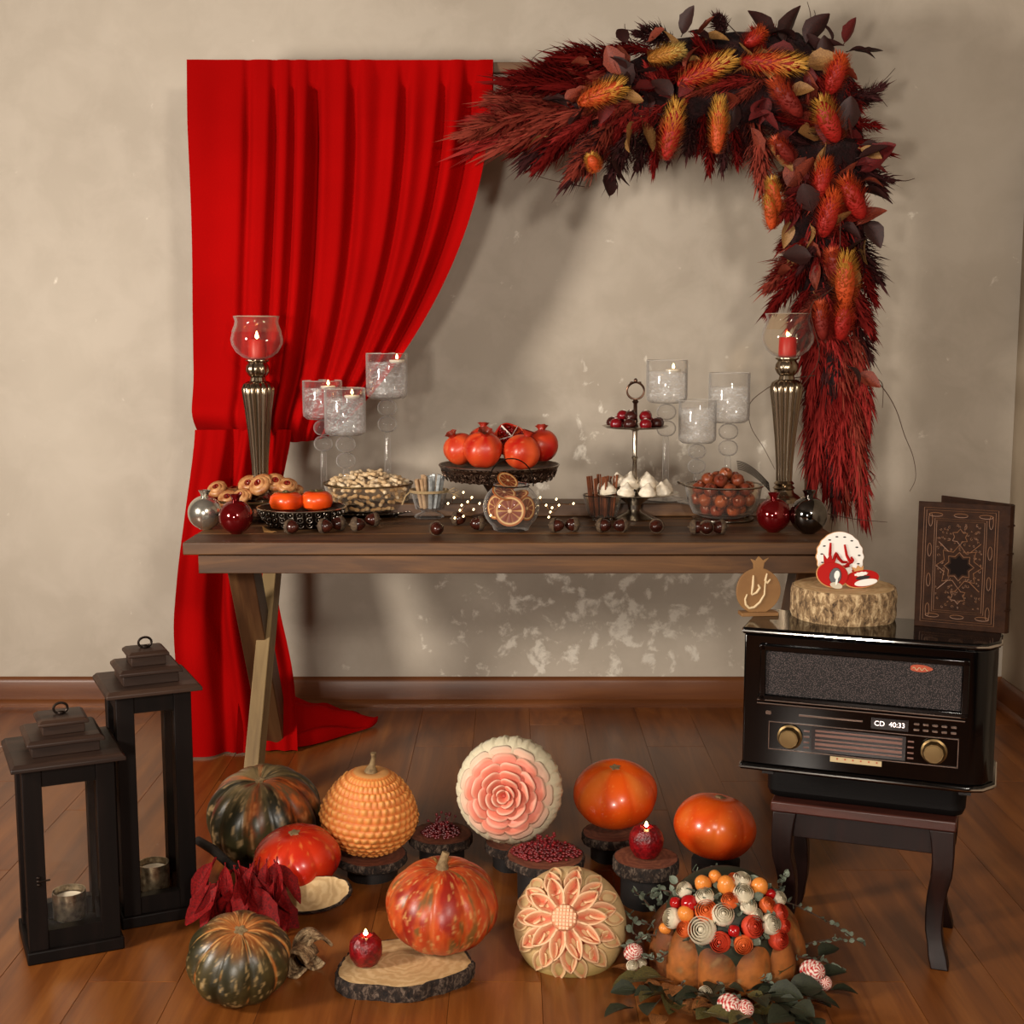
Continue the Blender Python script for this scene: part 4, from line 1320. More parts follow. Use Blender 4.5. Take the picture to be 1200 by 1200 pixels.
def pomegranate(label, px, py, rpx, dy, rot, tone=0.0, half=False):
    c = at(px, py, Y=PSC.y + dy)
    r = rpx * K(c)
    t = thing('pomegranate', label, 'pomegranate', c)
    t.matrix_basis = TR(c) @ R3(*rot)
    m = MB()
    r_ = random.Random(int(px))
    N, Mm = 40, 28
    off = V((r_.uniform(0, 50), r_.uniform(0, 50), 0))

    def fn(u, v):
        a = 2 * pi * u
        th = pi * v
        q = r * (1 + .035 * cos(5 * a + px) * sin(th)) * (1 + .02 * noise.noise(V((cos(a), sin(a), v * 3)) * 1.5 + off))
        return V((q * sin(th) * cos(a), q * sin(th) * sin(a), -q * .93 * cos(th)))

    def colf(u, v):
        a = 2 * pi * u
        n = noise.noise(V((cos(a) * 1.3, sin(a) * 1.3, v * 2.5)) + off)
        n2 = noise.noise(V((cos(a) * 9, sin(a) * 9, v * 16)) + off)
        return mixc(mixc(S(176, 20, 14), S(222, 84, 40), .42 + n * .9 + tone), S(232, 150, 96), max(0, n2 - .42) * 1.2)
    if half:
        m.sheet(lambda u, v: fn(u, v * .62), N, 18, col=lambda u, v: colf(u, v * .62))
        m.build('rind', M_['pom'], t, recalc=False, solid=.004)
        s = MB()
        zc = -r * .93 * cos(pi * .62)
        for i in range(70):
            a, q = r_.uniform(0, 2 * pi), r * .86 * sqrt(r_.random())
            s.ball((q * cos(a), q * sin(a), zc - .004 + r_.uniform(0, .006)), (.0042, .0042, .0055), 7, 5)
        o = s.build('seeds', M_['seeds'], t)
        o['kind'] = 'stuff'
        w_ = MB()
        for i in range(5):
            a = i * 2 * pi / 5 + .3
            w_.sheet(lambda u, v, a=a: V((cos(a) * u * r * .93, sin(a) * u * r * .93, zc - .006 + .012 * v)), 6, 2)
        w_.build('membrane', M_['icing'], t, recalc=False, solid=.0015)
    else:
        m.sheet(fn, N, Mm, col=colf)
        m.build('fruit', M_['pom'], t, recalc=False)
        cr_ = MB()
        cr_.lathe([(.2 * r, .86 * r), (.2 * r, .97 * r), (.26 * r, 1.08 * r), (.36 * r, 1.2 * r), (.3 * r, 1.16 * r), (.17 * r, 1.0 * r), (0, .96 * r)], 36,
                  lobes=lambda a, z: .28 * cos(6 * a) * max(0, z / r - 1.0) * 2, col=lambda q: mixc(S(170, 36, 20), S(90, 40, 24), q))
        cr_.build('crown', M_['pom'], t)
    return t


pomegranate('rosy orange pomegranate, leftmost on the cake stand', 539, 526, 19.5, .0, (.35, -.5, 0), .3)
pomegranate('large pomegranate with orange blush at the front of the cake stand, left of centre', 566, 527, 23, -.06, (.5, -.1, .4), .2)
pomegranate('round pomegranate at the front of the cake stand, right of centre', 612, 530, 22, -.06, (.3, .1, 1.2), .1)
pomegranate('deep red pomegranate with upright crown, rightmost on the cake stand', 635, 522, 20, .0, (.15, .35, 2), -.3)
pomegranate('red pomegranate at the back of the cake stand, left of the opened one', 566, 517, 18, .06, (.2, 0, 3), 0)
pomegranate('opened half pomegranate showing its seeds at the back of the cake stand', 597, 515, 19, .03, (.85, .55, 0), 0, True)

# glass jar of dried orange slices
p = T(599, 622)
k = K(p)
r = 33 * k
t = thing('glass_jar', 'round clear glass jar with wire handle full of dried orange slices', 'jar', (p.x, p.y, TZ))
jp = [(0, .0), (.5, .0), (.62, .05)] + [(sin(a), .86 - .9 * cos(a)) for a in [pi * (.24 + .58 * i / 14) for i in range(15)]] + [(.62, 1.62), (.62, 1.68)]
MB().lathe([(a * r, b * r) for a, b in jp] + [(.58 * r, 1.67 * r), (.52 * r, 1.58 * r)], 48).build('body', M_['glass'], t, recalc=False)
m = MB()
m.tube([(.64 * r * cos(a * pi / 20), .64 * r * sin(a * pi / 20), 1.62 * r) for a in range(40)], .002, 6, closed=True)
m.tube([(.78 * r * cos(pi * i / 20) * (1 + .1 * sin(pi * i / 20)), -.012 * sin(pi * i / 20) * 2, 1.6 * r + 1.0 * r * sin(pi * i / 20)) for i in range(21)], .0021, 6)
m.build('wire_handle', M_['iron'], t)
cen = V((p.x, p.y, TZ + .86 * r))


def slice_mb(rad, th=.004):
    m = MB()
    N, R_ = 48, 12

    def colr(a, q):
        seg = abs((a * 10 / (2 * pi)) % 1 - .5) * 2
        if q > .9: return S(160, 86, 30)
        if q > .8: return S(228, 190, 128)
        if q < .14: return S(226, 190, 140)
        return mixc(S(120, 46, 14), S(206, 158, 92), max(0, seg - .78) * 4.5)
    for sgn in (-1, 1):
        m.sheet(lambda u, v: V((rad * v * cos(2 * pi * u), rad * v * sin(2 * pi * u), sgn * (th / 2 - .0012 * (v < .8) * abs(cos(5 * 2 * pi * u)) * (v > .1)))), N, R_, col=lambda u, v: colr(2 * pi * u, v))
    m.sheet(lambda u, v: V((rad * cos(2 * pi * u), rad * sin(2 * pi * u), th * (v - .5))), N, 1, col=lambda u, v: S(176, 92, 30))
    return m


sme = slice_mb(18 * k).mesh('orange_slice', sharp=0)
sme.materials.append(M_['dry_orange'])
for i, (dx, dy, dz, rot, sc, lab) in enumerate([(-.05, -.52, -.08, (1.5, 0, .05), 1, 'dried orange slice facing front in the glass jar'),
                                          (-.55, -.1, .0, (1.45, .3, -.9), .8, 'dried orange slice leaning at the left inside the glass jar'),
                                          (.55, -.05, -.05, (1.5, -.3, .9), .8, 'dried orange slice leaning at the right inside the glass jar'),
                                          (.0, .35, .0, (1.3, 0, .2), .95, 'dried orange slice standing at the back inside the glass jar'),
                                          (-.25, -.25, .55, (.5, .35, 0), .8, 'dried orange slice lying tilted near the mouth of the glass jar'),
                                          (.2, .1, .38, (.25, -.3, 0), .8, 'dried orange slice lying under the top one in the glass jar'),
                                          (-.12, -.15, .95, (.55, .5, 0), .72, 'pale dried slice sticking out of the top of the glass jar')]):
    o = inst('orange_slice', sme, TR(cen + V((dx, dy, dz)) * r) @ R3(*rot) @ SCL(sc, sc, sc))
    tag(o, lab, 'orange slice')

# fairy lights
t = thing('fairy_lights', 'warm fairy light string on copper wire winding behind the glass jar', 'string lights', (at(590, 598, Z=TZ + .01).x, tf + .3, TZ))
F0 = V(t.location)
bl = [(525, 590), (532, 583), (543, 577), (541, 592), (553, 583), (539, 598), (555, 597), (548, 588), (533, 607), (543, 605), (575, 604), (562, 590), (633, 583), (640, 592), (647, 595), (655, 592), (645, 600), (643, 606), (652, 585), (672, 590)]
Y_ = tf + .3
P = []
for i, (x, y) in enumerate(bl):
    q = at(x, y, Y=Y_ - .05 + .04 * sin(i * 1.7)) - F0
    q.z = max(.006, q.z)
    P.append(q)
m = MB()
wp = []
for i in range(len(P) - 1):
    for s in range(6):
        f = s / 6
        q = P[i].lerp(P[i + 1], f)
        q = q + V((0, .006, -.010 * sin(pi * f)))
        q.z = max(.002, q.z)
        wp.append(q)
m.tube(wp, .0006, 5)
m.build('wire', M_['wire'], t)
bm_ = MB().ball((0, 0, 0), (.0028, .0028, .0042), 8, 6).mesh('bulb')
for q in P:
    inst('bulb', bm_, TR(q) @ R3(.6, .4, 0), t, M_['bulb'])

# cinnamon glass
p = T(706, 609)
k = K(p)
t = thing('cinnamon_glass', 'small footed glass packed with cinnamon sticks beside the tiered stand', 'glass', (p.x, p.y, TZ))
Hc = at(706, 580, Y=p.y).z - TZ
MB().lathe([(0, .010), (11 * k, .010), (15 * k, .016), (19 * k, Hc * .6), (22 * k, Hc), (23.4 * k, Hc + .001), (20 * k, Hc * .55), (16 * k, .012), (0, .006)], 40).build('cup', M_['glass_warm'], t, recalc=False)
MB().tube([(22.8 * k * cos(a * pi / 20), 22.8 * k * sin(a * pi / 20), Hc) for a in range(40)], .0018, 6, closed=True).build('rim', M_['dark_bronze'], t)
for i in range(4):
    a = pi / 4 + i * pi / 2
    MB().lathe([(0, 0), (.005, 0), (.0065, .004), (.004, .012), (0, .014)], 10).build('foot', M_['crystal'], t, loc=(13 * k * cos(a), 13 * k * sin(a), 0))
ci = MB()
L = at(706, 556, Y=p.y).z - TZ - .014
for sgn in (-1, 1):
    pts = [(sgn * (.0035 + (.0035 - .0007 * j * .4) * cos(j * .55)) * 1, (.0042 - .00012 * j) * sin(j * .55)) for j in range(9)]
    ci.add([(x, y, z) for z in (0, L) for x, y in pts], [(j, j + 1, 9 + j + 1, 9 + j) for j in range(8)])
cme = ci.mesh('cinnamon_stick', recalc=False)
rs = random.Random(2)
cinn = []
for i in range(11):
    a = 2 * pi * i / 8 + .2
    r0 = (12 if i < 8 else 4) * k
    d = V((cos(a) * (.11 if i < 8 else .04), sin(a) * (.11 if i < 8 else .04), 1))
    o = inst('cinnamon_stick', cme, TR(p.x + r0 * cos(a), p.y + r0 * sin(a), TZ + .0135) @ aim((0, 0, 0), d, rs.uniform(0, 3)) @ SCL(1, 1, rs.uniform(.93, 1.0)), None, M_['cinnamon'])
    s_ = o.modifiers.new('solid', 'SOLIDIFY'); s_.thickness = .0012
    cinn.append(o)
    tag(o, 'rolled cinnamon stick standing in the small footed glass', 'cinnamon stick', 'cinnamon sticks in the glass')

order_labels(cinn, 'rolled cinnamon stick in the {row} half of the small footed glass, {ord}', [('front', lambda q: q.y < p.y), ('back', lambda q: True)])

# two-tier stand
p = T(743, 608)
k = K(p)
z1, z2 = at(743, 577, Y=p.y).z - TZ, at(743, 500, Y=p.y).z - TZ
zr, zf = at(743, 458, Y=p.y).z - TZ, at(743, 440, Y=p.y).z - TZ
t = thing('tiered_stand', 'two-tier metal sweets stand with ring handle, right of the cake stand', 'stand', (p.x, p.y, TZ))
MB().lathe([(0, 0), (25 * k, 0), (26 * k, .004), (20 * k, .010), (9 * k, .022), (7 * k, .03), (8 * k, z1 * .55), (20 * k, z1 * .85), (44 * k, z1 * .94), (52 * k, z1), (50.5 * k, z1 + .002), (42 * k, z1 - .002), (0, z1 - .003)], 48).build('lower_plate', M_['silver'], t)
MB().lathe([(0, z1 - .003), (5 * k, z1 - .002), (3 * k, z1 + .012), (2.4 * k, (z1 + z2) * .5), (4 * k, (z1 + z2) * .5 + .006), (2.4 * k, (z1 + z2) * .5 + .014), (3 * k, z2 - .014), (7 * k, z2 - .007), (0, z2 - .004)], 24).build('column', M_['silver'], t)
MB().lathe([(0, z2 - .005), (20 * k, z2 - .006), (34 * k, z2 - .003), (38.5 * k, z2 + .003), (37 * k, z2 + .004), (32 * k, z2 + .001), (0, z2 - .001)], 48).build('upper_plate', M_['silver'], t)
m = MB()
m.lathe([(0, z2 - .001), (4 * k, z2), (2.4 * k, z2 + .01), (2.2 * k, zr - .04), (4 * k, zr - .034), (2 * k, zr - .027), (0, zr - .026)], 20)
m.tube([(.0265 * cos(a * pi / 14), 0, zr + .026 * sin(a * pi / 14) - .0) for a in range(28)], [.0026 + .001 * abs(sin(a * pi / 7)) for a in range(28)], 8, closed=True)
m.ball((0, 0, zr + .031), (.006, .004, .008), 10, 8)
for s_ in (-1, 1):
    m.ball((s_ * .012, 0, zr + .026), (.006, .003, .003), 8, 6)
m.build('ring_handle', M_['dark_bronze'], t)
TS = V((p.x, p.y, TZ))


def choc_root(label, red, group):
    t = thing('chocolate', label, 'chocolate', (0, 0, 0), 0, group)
    MB().lathe([(0, 0), (.8, 0), (1, .3), (1, .75), (.75, 1.2), (.35, 1.45), (0, 1.5)], 24, SCL(.019, .019, .019)).build('shell', M_['redchoc' if red else 'choc'], t)
    m = MB()
    m.tube([(  .0165 * .85 * (i / 7 - 1) * cos(i * 1.7), .0165 * .85 * (i / 7 - 1) * sin(i * 1.7), .0292 - .0105 * ((i / 7 - 1) ** 2)) for i in range(15)], .0011, 5)
    m.build('icing_drizzle', M_['icing'], t)
    return t


c1 = choc_root('dark chocolate sweet with white drizzle on the top tier', False, 'dark chocolates on the top tier')
c2 = choc_root('glossy red glazed sweet with white drizzle on the top tier', True, 'red chocolates on the top tier')
used = set()
chs = {0: [], 1: []}
spots = [(2 * pi * i / 9 + .2, 27, 0, i % 2) for i in range(9)] + [(2 * pi * i / 5 + .5, 15, .021, (i + 1) % 2) for i in range(5)]
for a, rr, dz, red in spots:
    src = c2 if red else c1
    o = copy_tree(src) if red in used else src
    used.add(red)
    chs[red].append(o)
    o.matrix_basis = TR(TS + V((rr * k * cos(a), rr * k * sin(a), z2 + .002 + dz))) @ R3(.2 * sin(a * 3), .2 * cos(a * 5), a)
for q_, nm in ((0, 'dark chocolate sweet'), (1, 'glossy red glazed sweet')):
    order_labels(chs[q_], nm + ' on the top tier, {row}, {ord}', [('stacked on the others', lambda q: q.z > TZ + z2 + .015), ('front of the ring', lambda q: q.y < TS.y), ('back of the ring', lambda q: True)])
mers = []
mm = MB()
mm.lathe([(0, 0), (.9, .0), (1.05, .25), (.95, .55), (.78, .7), (.8, .82), (.55, 1.05), (.4, 1.12), (.2, 1.4), (0, 1.55)], 32, SCL(.026, .026, .028), lobes=lambda a, z: .05 * cos(8 * a + z * 120))
mme = mm.mesh('meringue')
for i, (a, rr, dz, s_) in enumerate([(2 * pi * j / 9 + .15, 36, 0, 1) for j in range(9)] + [(2 * pi * j / 5 + .5, 18, .018, 1.1) for j in range(5)]):
    o = inst('meringue', mme, TR(TS + V((rr * k * cos(a), rr * k * sin(a), z1 - .001 + dz))) @ R3(.15 * sin(i * 3), .15 * cos(i * 2), i) @ SCL(s_, s_, s_), None, M_['meringue'])
    mers.append(o)
    tag(o, 'piped white meringue on the lower tier of the sweets stand', 'meringue', 'meringues on the lower tier')

order_labels(mers, 'piped white meringue on the lower tier, {row}, {ord}', [('in the upper layer', lambda q: q.z > TZ + z1 + .01), ('front of the ring', lambda q: q.y < TS.y), ('back of the ring', lambda q: True)])

# bowl of medlars
p = T(847, 609)
k = K(p)
H = at(847, 569, Y=p.y).z - TZ
t = thing('fruit_bowl', 'clear glass bowl on a metal foot heaped with brown medlars', 'bowl', (p.x, p.y, TZ))
MB().lathe([(0, .0105), (24 * k, .0105), (35 * k, .022), (42 * k, H * .55), (45 * k, H), (46.5 * k, H + .003), (44 * k, H + .001), (41 * k, H * .55), (34 * k, .025), (0, .014)], 48).build('bowl', M_['glass_warm'], t, recalc=False)
MB().lathe([(0, 0), (28 * k, 0), (36 * k, .004), (36 * k, .008), (27 * k, .010), (0, .0102)], 40).build('foot', M_['silver'], t)
m = MB()
m.tube([(46 * k * cos(a * pi / 24), 46 * k * sin(a * pi / 24), H + .002) for a in range(48)], .003, 6, closed=True)
m.tube([(-45 * k, 0, H), (-54 * k, -.01, H + .012), (-52 * k, -.012, H + .006)], .003, 6)
m.build('rim', M_['silver'], t)
m = MB()
for j in range(7):
    m.tube([(20 * k + 38 * k * s / 9, .06 - .015 * s / 9 + .004 * j, H + .045 + .004 * j - .07 * (s / 9) ** 1.7) for s in range(10)], .0012, 5)
m.build('wire_handle', M_['iron'], t)
MBc = V((p.x, p.y, TZ))
md = MB()
md.lathe([(0, 0), (.5, .04), (.9, .35), (1, .8), (.88, 1.25), (.6, 1.52), (.42, 1.6), (.36, 1.72), (.28, 1.6), (.2, 1.45), (0, 1.42)], 24, TR(0, 0, -.0175) @ SCL(.0215, .0215, .0215), lobes=lambda a, z: .03 * cos(5 * a))
mdme = md.mesh('medlar')
rs = random.Random(6)
sp = [(2 * pi * i / 6, 19, .034) for i in range(6)] + [(0, 0, .036)] + [(2 * pi * i / 9 + .3, 30, .064) for i in range(9)] + [(2 * pi * i / 4 + .5, 12, .064) for i in range(4)] + \
     [(2 * pi * i / 8 + .1, 29, .096) for i in range(8)] + [(2 * pi * i / 4 + .1, 12, .098) for i in range(4)] + [(2 * pi * i / 5 + .6, 18, .122) for i in range(5)] + [(.5, 3, .137)]
zs_ = H / .098
meds = {True: [], False: []}
for a, rr, z in sp:
    low = z < .09
    o = inst('medlar', mdme, TR(MBc + V((rr * k * cos(a), rr * k * sin(a), z * min(1.05, zs_)))) @ R3(rs.uniform(.3, 1.5), rs.uniform(-.6, .6), rs.uniform(-.8, .8)), None, M_['medlar'])
    meds[low].append(o)
    if low:
        tag(o, 'brown medlar lying behind the glass wall of the footed bowl', 'medlar', 'medlars inside the glass bowl')
    else:
        tag(o, 'brown medlar heaped above the rim of the footed glass bowl', 'medlar', 'medlars heaped on the glass bowl')

order_labels(meds[False], 'brown medlar heaped above the fruit bowl rim, {row}, {ord}', [('at the very top', lambda q: q.z > TZ + .127 * min(1.05, zs_)), ('second layer front', lambda q: q.z > TZ + .11 * min(1.05, zs_) and q.y < MBc.y), ('second layer back', lambda q: q.z > TZ + .11 * min(1.05, zs_)), ('rim layer front', lambda q: q.y < MBc.y), ('rim layer back', lambda q: True)])
order_labels(meds[True], 'brown medlar behind the fruit bowl glass, {row}, {ord}', [('upper layer front', lambda q: q.z > TZ + .05 and q.y < MBc.y), ('upper layer back', lambda q: q.z > TZ + .05), ('bottom layer front', lambda q: q.y < MBc.y), ('bottom layer back', lambda q: True)])

# nuts along the table front
nlab = ['leftmost loose nut, lying before the openwork bowl', 'loose nut before the openwork bowl, second from the left', 'loose nut touching its neighbour at the right of the openwork bowl',
        'loose nut before the peanut tray, left of two', 'loose nut close under the peanut tray foot', 'single loose nut before the glass of pale sticks', 'loose nut left of the glass jar, the darker one',
        'loose nut left of the glass jar, lying nearest to it', 'loose nut right of the glass jar, left of a pair', 'loose nut right of the glass jar, right of a pair',
        'loose nut before the cinnamon glass, left of two', 'loose nut before the cinnamon glass, right of two', 'single loose nut before the foot of the tiered stand',
        'loose nut before the medlar bowl, left of three', 'loose nut before the medlar bowl, middle of three', 'loose nut before the medlar bowl, right of three']
npos = [(342, 628, 2.6), (381, 627, 2.9), (397, 624, .4), (419, 625, 3.3), (437, 619, .3), (512, 630, 1.9), (537, 618, 3.0), (560, 624, .2), (652, 626, 2.8), (671, 625, .1), (707, 626, 2.7), (728, 626, .4), (769, 627, 1.2), (816, 628, 3.0), (828, 629, 1.6), (843, 628, .1)]
nut0 = None
rs = random.Random(9)
for (px, py, az_), lab in zip(npos, nlab):
    if nut0 is None:
        o = nut0 = thing('acorn', lab, 'nut', (0, 0, 0), 0, 'loose nuts along the table front')
        MB().lathe([(0, -1.25), (.2, -1.2), (.55, -1.0), (.85, -.6), (.98, -.1), (.95, .3), (0, .35)], 20, SCL(.0195, .0195, .0195)).build('shell', M_['nut'], o)
        MB().lathe([(.96, .1), (1.12, .12), (1.15, .4), (1.0, .75), (.6, 1.0), (.2, 1.1), (.14, 1.3), (0, 1.32)], 20, SCL(.0195, .0195, .0195)).build('cap', M_['cap'], o)
    else:
        o = copy_tree(nut0)
    tag(o, lab, 'nut', 'loose nuts along the table front')
    p = T(px, py - 2)
    o.matrix_basis = TR(p.x, p.y, TZ + .0216) @ R3(0, 0, az_) @ R3(0, pi / 2, 0) @ R3(0, 0, rs.uniform(0, 6))
p = T(322, 624)
o = inst('fallen_leaf', leaf_mb(.5, .36, .1).mesh('fallen_leaf', recalc=False, sharp=0), TR(p.x, p.y, TZ + .003) @ R3(-pi / 2, 0, 1.0) @ SCL(.05, .05, .05), None, M_['leaf_tan'])
tag(o, 'small tan dried leaf lying between the red ball and the openwork bowl', 'leaf')

# ------------------------------------------------------------ radio on a stool, with the things on top
TH = -radians(20)
fl_ = at(869, 900, Z=.44)
BXC = V((cos(TH), sin(TH), 0))           # along the front, to the right
BYC = V((-sin(TH), cos(TH), 0))          # towards the back
RW, RD, RZ0, RZ1 = .505, .20, .44, .748
ro = at(869, 900, Z=RZ0)                  # front left bottom corner
rc = ro + BXC * RW / 2
t = thing('radio', 'black lacquered retro radio with grille, dial and two brass knobs on the stool', 'radio', (rc.x, rc.y, RZ0), TH)
H = RZ1 - RZ0


def rrect(w, h, r, n=6, cx=0, cy=0):
    pts = []
    for sx, sy, a0 in ((1, -1, -90), (1, 1, 0), (-1, 1, 90), (-1, -1, 180)):
        for i in range(n + 1):
            a = radians(a0 + 90 * i / n)
            pts.append((cx + sx * (w / 2 - r) + r * cos(a), cy + sy * (h / 2 - r) + r * sin(a)))
    return pts


def front(mb, poly, y0, y1):
    """polygon in the front plane (x, z), extruded from y0 to y1"""
    n = len(poly)
    vs = [(x, y0, z) for x, z in poly] + [(x, y1, z) for x, z in poly]
    mb.add(vs, [tuple(range(n)), tuple(range(2 * n - 1, n - 1, -1))] + [(i, (i + 1) % n, n + (i + 1) % n, n + i) for i in range(n)])
    return mb


body = MB()
out = []
for sx, sy, a0 in ((1, 1, 0), (-1, 1, 90)):
    pass
foot = [(-RW / 2, .0), (-RW / 2 + .03, -.0), (RW / 2 - .05, 0), (RW / 2 - .02, .012), (RW / 2, .045), (RW / 2, RD), (-RW / 2, RD)]
body.prism(foot, .012, H - .014)
body.build('body', M_['black_gloss'], t, bevel=.004)
for z, nm in ((0, 'lower_moulding'), (H - .014, 'top_panel')):
    m = MB()
    m.prism([(-RW / 2 - .004, -.006), (RW / 2 - .05, -.006), (RW / 2 - .018, .006), (RW / 2 + .004, .04), (RW / 2 + .004, RD + .004), (-RW / 2 - .004, RD + .004)], z, z + .014)
    m.build(nm, M_['black_gloss'], t, bevel=.004)
    zz = z + .007
    MB().tube([(-RW / 2 - .006, .02, zz), (-RW / 2 - .004, -.0065, zz), (0, -.0068, zz), (RW / 2 - .05, -.0068, zz), (RW / 2 - .018, .0055, zz), (RW / 2 + .0045, .04, zz), (RW / 2 + .0045, RD, zz)], .0028, 6).build('chrome_line', M_['chrome'], t)
# window frame of the grille
gx0, gx1, gz0, gz1 = -.205, .185, .168, .262
m = MB()
m.box(((gx0 + gx1) / 2, -.001, (gz0 + gz1) / 2), (gx1 - gx0, .004, gz1 - gz0)).build('speaker_grille', M_['grille'], t)
m = MB()
for c, d in (((0, 0, gz1 + .006), (.42, .014, .012)), ((0, 0, gz0 - .006), (.42, .014, .010)), ((gx0 - .006, 0, .215), (.012, .014, .12)), ((gx1 + .008, 0, .215), (.014, .014, .12))):
    m.box((c[0] + (gx0 + gx1) / 2 * (c[0] == 0), -.003, c[2]), d)
m.build('grille_frame', M_['black_gloss'], t, bevel=.002)
for zz in (.148, .155):
    MB().tube([(-.222, -.005, zz), (.195, -.005, zz)], .0022, 8).build('chrome_strip', M_['dull_chrome'], t)
# badge with raised script
b = front(MB(), [(.105 + .022 * cos(a * pi / 10) * (1 + .12 * cos(3 * a * pi / 10)), .250 + .0075 * sin(a * pi / 10)) for a in range(20)], -.006, -.001).build('badge', M_['badge'], t)
m = MB()
m.tube([(.09 + .03 * i / 14, -.0066, .249 + .003 * sin(i * 1.3)) for i in range(15)], .0008, 5)
m.build('badge_script', M_['ivory'], b)
# cd slot, display, buttons
front(MB(), [(-.135, .126), (-.005, .126), (-.005, .1295), (-.135, .1295)], -.002, .004).build('disc_slot', M_['dull_chrome'], t)
front(MB(), rrect(.012, .008, .003, 4, -.198, .128), -.003, .004).build('power_button', M_['dull_chrome'], t)
dsp = front(MB(), [(.012, .115), (.086, .115), (.086, .138), (.012, .138)], -.002, .004).build('display', M_['display'], t)


def text_mesh(s, size):
    cu = bpy.data.curves.new('digits', 'FONT')
    cu.body = s; cu.size = size; cu.align_x = 'CENTER'; cu.align_y = 'CENTER'; cu.extrude = .0002
    o = bpy.data.objects.new('digits', cu)
    COL.objects.link(o)
    me = bpy.data.meshes.new_from_object(o.evaluated_get(bpy.context.evaluated_depsgraph_get()))
    bpy.data.objects.remove(o)
    return me


bpy.context.view_layer.update()
dm = text_mesh('CD  40:33', .0145)
o = inst('digits', dm, TR(.049, -.0026, .1265) @ R3(pi / 2, 0, 0), dsp, M_['digits'])
for i in range(5):
    for j in range(2):
        front(MB(), rrect(.011, .004, .0018, 3, .102 + .018 * i, .121 + .012 * j), -.0035, .003).build('button', M_['dull_chrome'], t)
# tuning panel
panel = MB()
for c, d in (((0, 0, .109), (.382, .003, .0016)), ((0, 0, .050), (.382, .003, .0016)), ((-.19, 0, .08), (.0016, .003, .06)), ((.19, 0, .08), (.0016, .003, .06))):
    panel.box((c[0] - .006, -.0015, c[2]), d)
panel.build('panel_outline', M_['dull_chrome'], t)
dl = front(MB(), [(-.108, .053), (.082, .053), (.082, .104), (-.108, .104)], -.0012, .004).build('dial_plate', M_['display'], t)
for zz, hh in ((.098, .0035), (.089, .0055), (.079, .003), (.070, .0055), (.061, .003)):
    front(MB(), [(-.10, zz - hh / 2), (.075, zz - hh / 2), (.075, zz + hh / 2), (-.10, zz + hh / 2)], -.0022, .002).build('scale_line', M_['dial'], dl)
m = MB()
for s_ in (-.118, .092):
    for zz in (.095, .083, .071, .060):
        front(m, [(s_ - .006, zz - .0015), (s_ + .006, zz - .0015), (s_ + .006, zz + .0015), (s_ - .006, zz + .0015)], -.002, .002)
m.build('scale_marks', M_['dial'], t)
for xk in (-.152, .138):
    kb = thing('knob', None, None, (xk, -.002, .080), 0)
    kb.parent = t
    MB().lathe([(0, 0), (.026, 0), (.026, .004), (.022, .006), (.021, .018), (.019, .021), (0, .021)], 40, R3(pi / 2, 0, 0), lobes=lambda a, z: .02 * cos(30 * a) * (z > .005)).build('knob_rim', M_['brass'], kb)
    MB().lathe([(0, .0205), (.0165, .0205), (.0165, .0225), (0, .0235)], 32, R3(pi / 2, 0, 0)).build('knob_face', M_['brass'], kb)
front(MB(), [(-.068, .036), (.036, .036), (.036, .047), (-.068, .047)], -.003, .003).build('ivory_key_plate', M_['ivory'], t)
m = MB()
for i in range(6):
    front(m, [(-.055 + .016 * i, .0415), (-.052 + .016 * i, .0415), (-.052 + .016 * i, .045), (-.055 + .016 * i, .045)], -.0036, .001)
m.build('key_marks', M_['badge'], t)
m = MB()
for sx in (-1, 1):
    for y in (.03, RD - .03):
        m.prism([(sx * .2 - .012, y - .012), (sx * .2 + .012, y - .012), (sx * .2 + .012, y + .012), (sx * .2 - .012, y + .012)], -.012, .003)
m.build('feet', M_['black'], t)
RZT = RZ1

# stool
so = at(903, 939, Z=.335)
sw, sd = .392, .27
scn = so + BXC * sw / 2
t = thing('stool', 'dark wooden stool with curved legs and black padded seat under the radio', 'stool', (scn.x, scn.y, 0), TH)
sz = .335
MB().box((0, sd / 2, sz - .011), (sw, sd, .024)).build('seat_frame', M_['stool_rail'], t, bevel=.004)
MB().box((0, sd / 2, sz - .053), (sw - .055, sd - .05, .062)).build('apron', M_['stool'], t, bevel=.002)
m = MB()
m.prism(rrect(sw + .03, sd - .02, .03, 6, 0, sd / 2 + .01), sz + .001, RZ0 - .0125)
m.build('seat_cushion', M_['black_cloth'], t, bevel=.018)
for sx in (-1, 1):
    for y, sy in ((.03, -1), (sd - .03, 1)):
        N = 12
        lm = MB()
        rings = []
        top = sz - .023
        for i in range(N + 1):
            q = i / N
            z = top * (1 - q)
            off = .005 * sin(pi * min(1, q * 2.2)) * (q < .45) - .009 * sin(pi * max(0, (q - .35) / .65)) + .008 * max(0, q - .75) * 4
            hw_ = .026 - .010 * q ** .7 + .003 * (q > .9)
            cx, cy = sx * (sw / 2 - .030 + off), y + sy * off
            rings.append([(cx - hw_, cy - hw_, z), (cx + hw_, cy - hw_, z), (cx + hw_, cy + hw_, z), (cx - hw_, cy + hw_, z)])
        vs = [p for r_ in rings for p in r_]
        fs = [(0, 1, 2, 3), tuple(4 * N + j for j in (3, 2, 1, 0))]
        for i in range(N):
            fs += [(4 * i + j, 4 * i + (j + 1) % 4, 4 * i + 4 + (j + 1) % 4, 4 * i + 4 + j) for j in range(4)]
        lm.add(vs, fs)
        lm.build('leg', M_['stool'], t, bevel=.003, sharp=50)

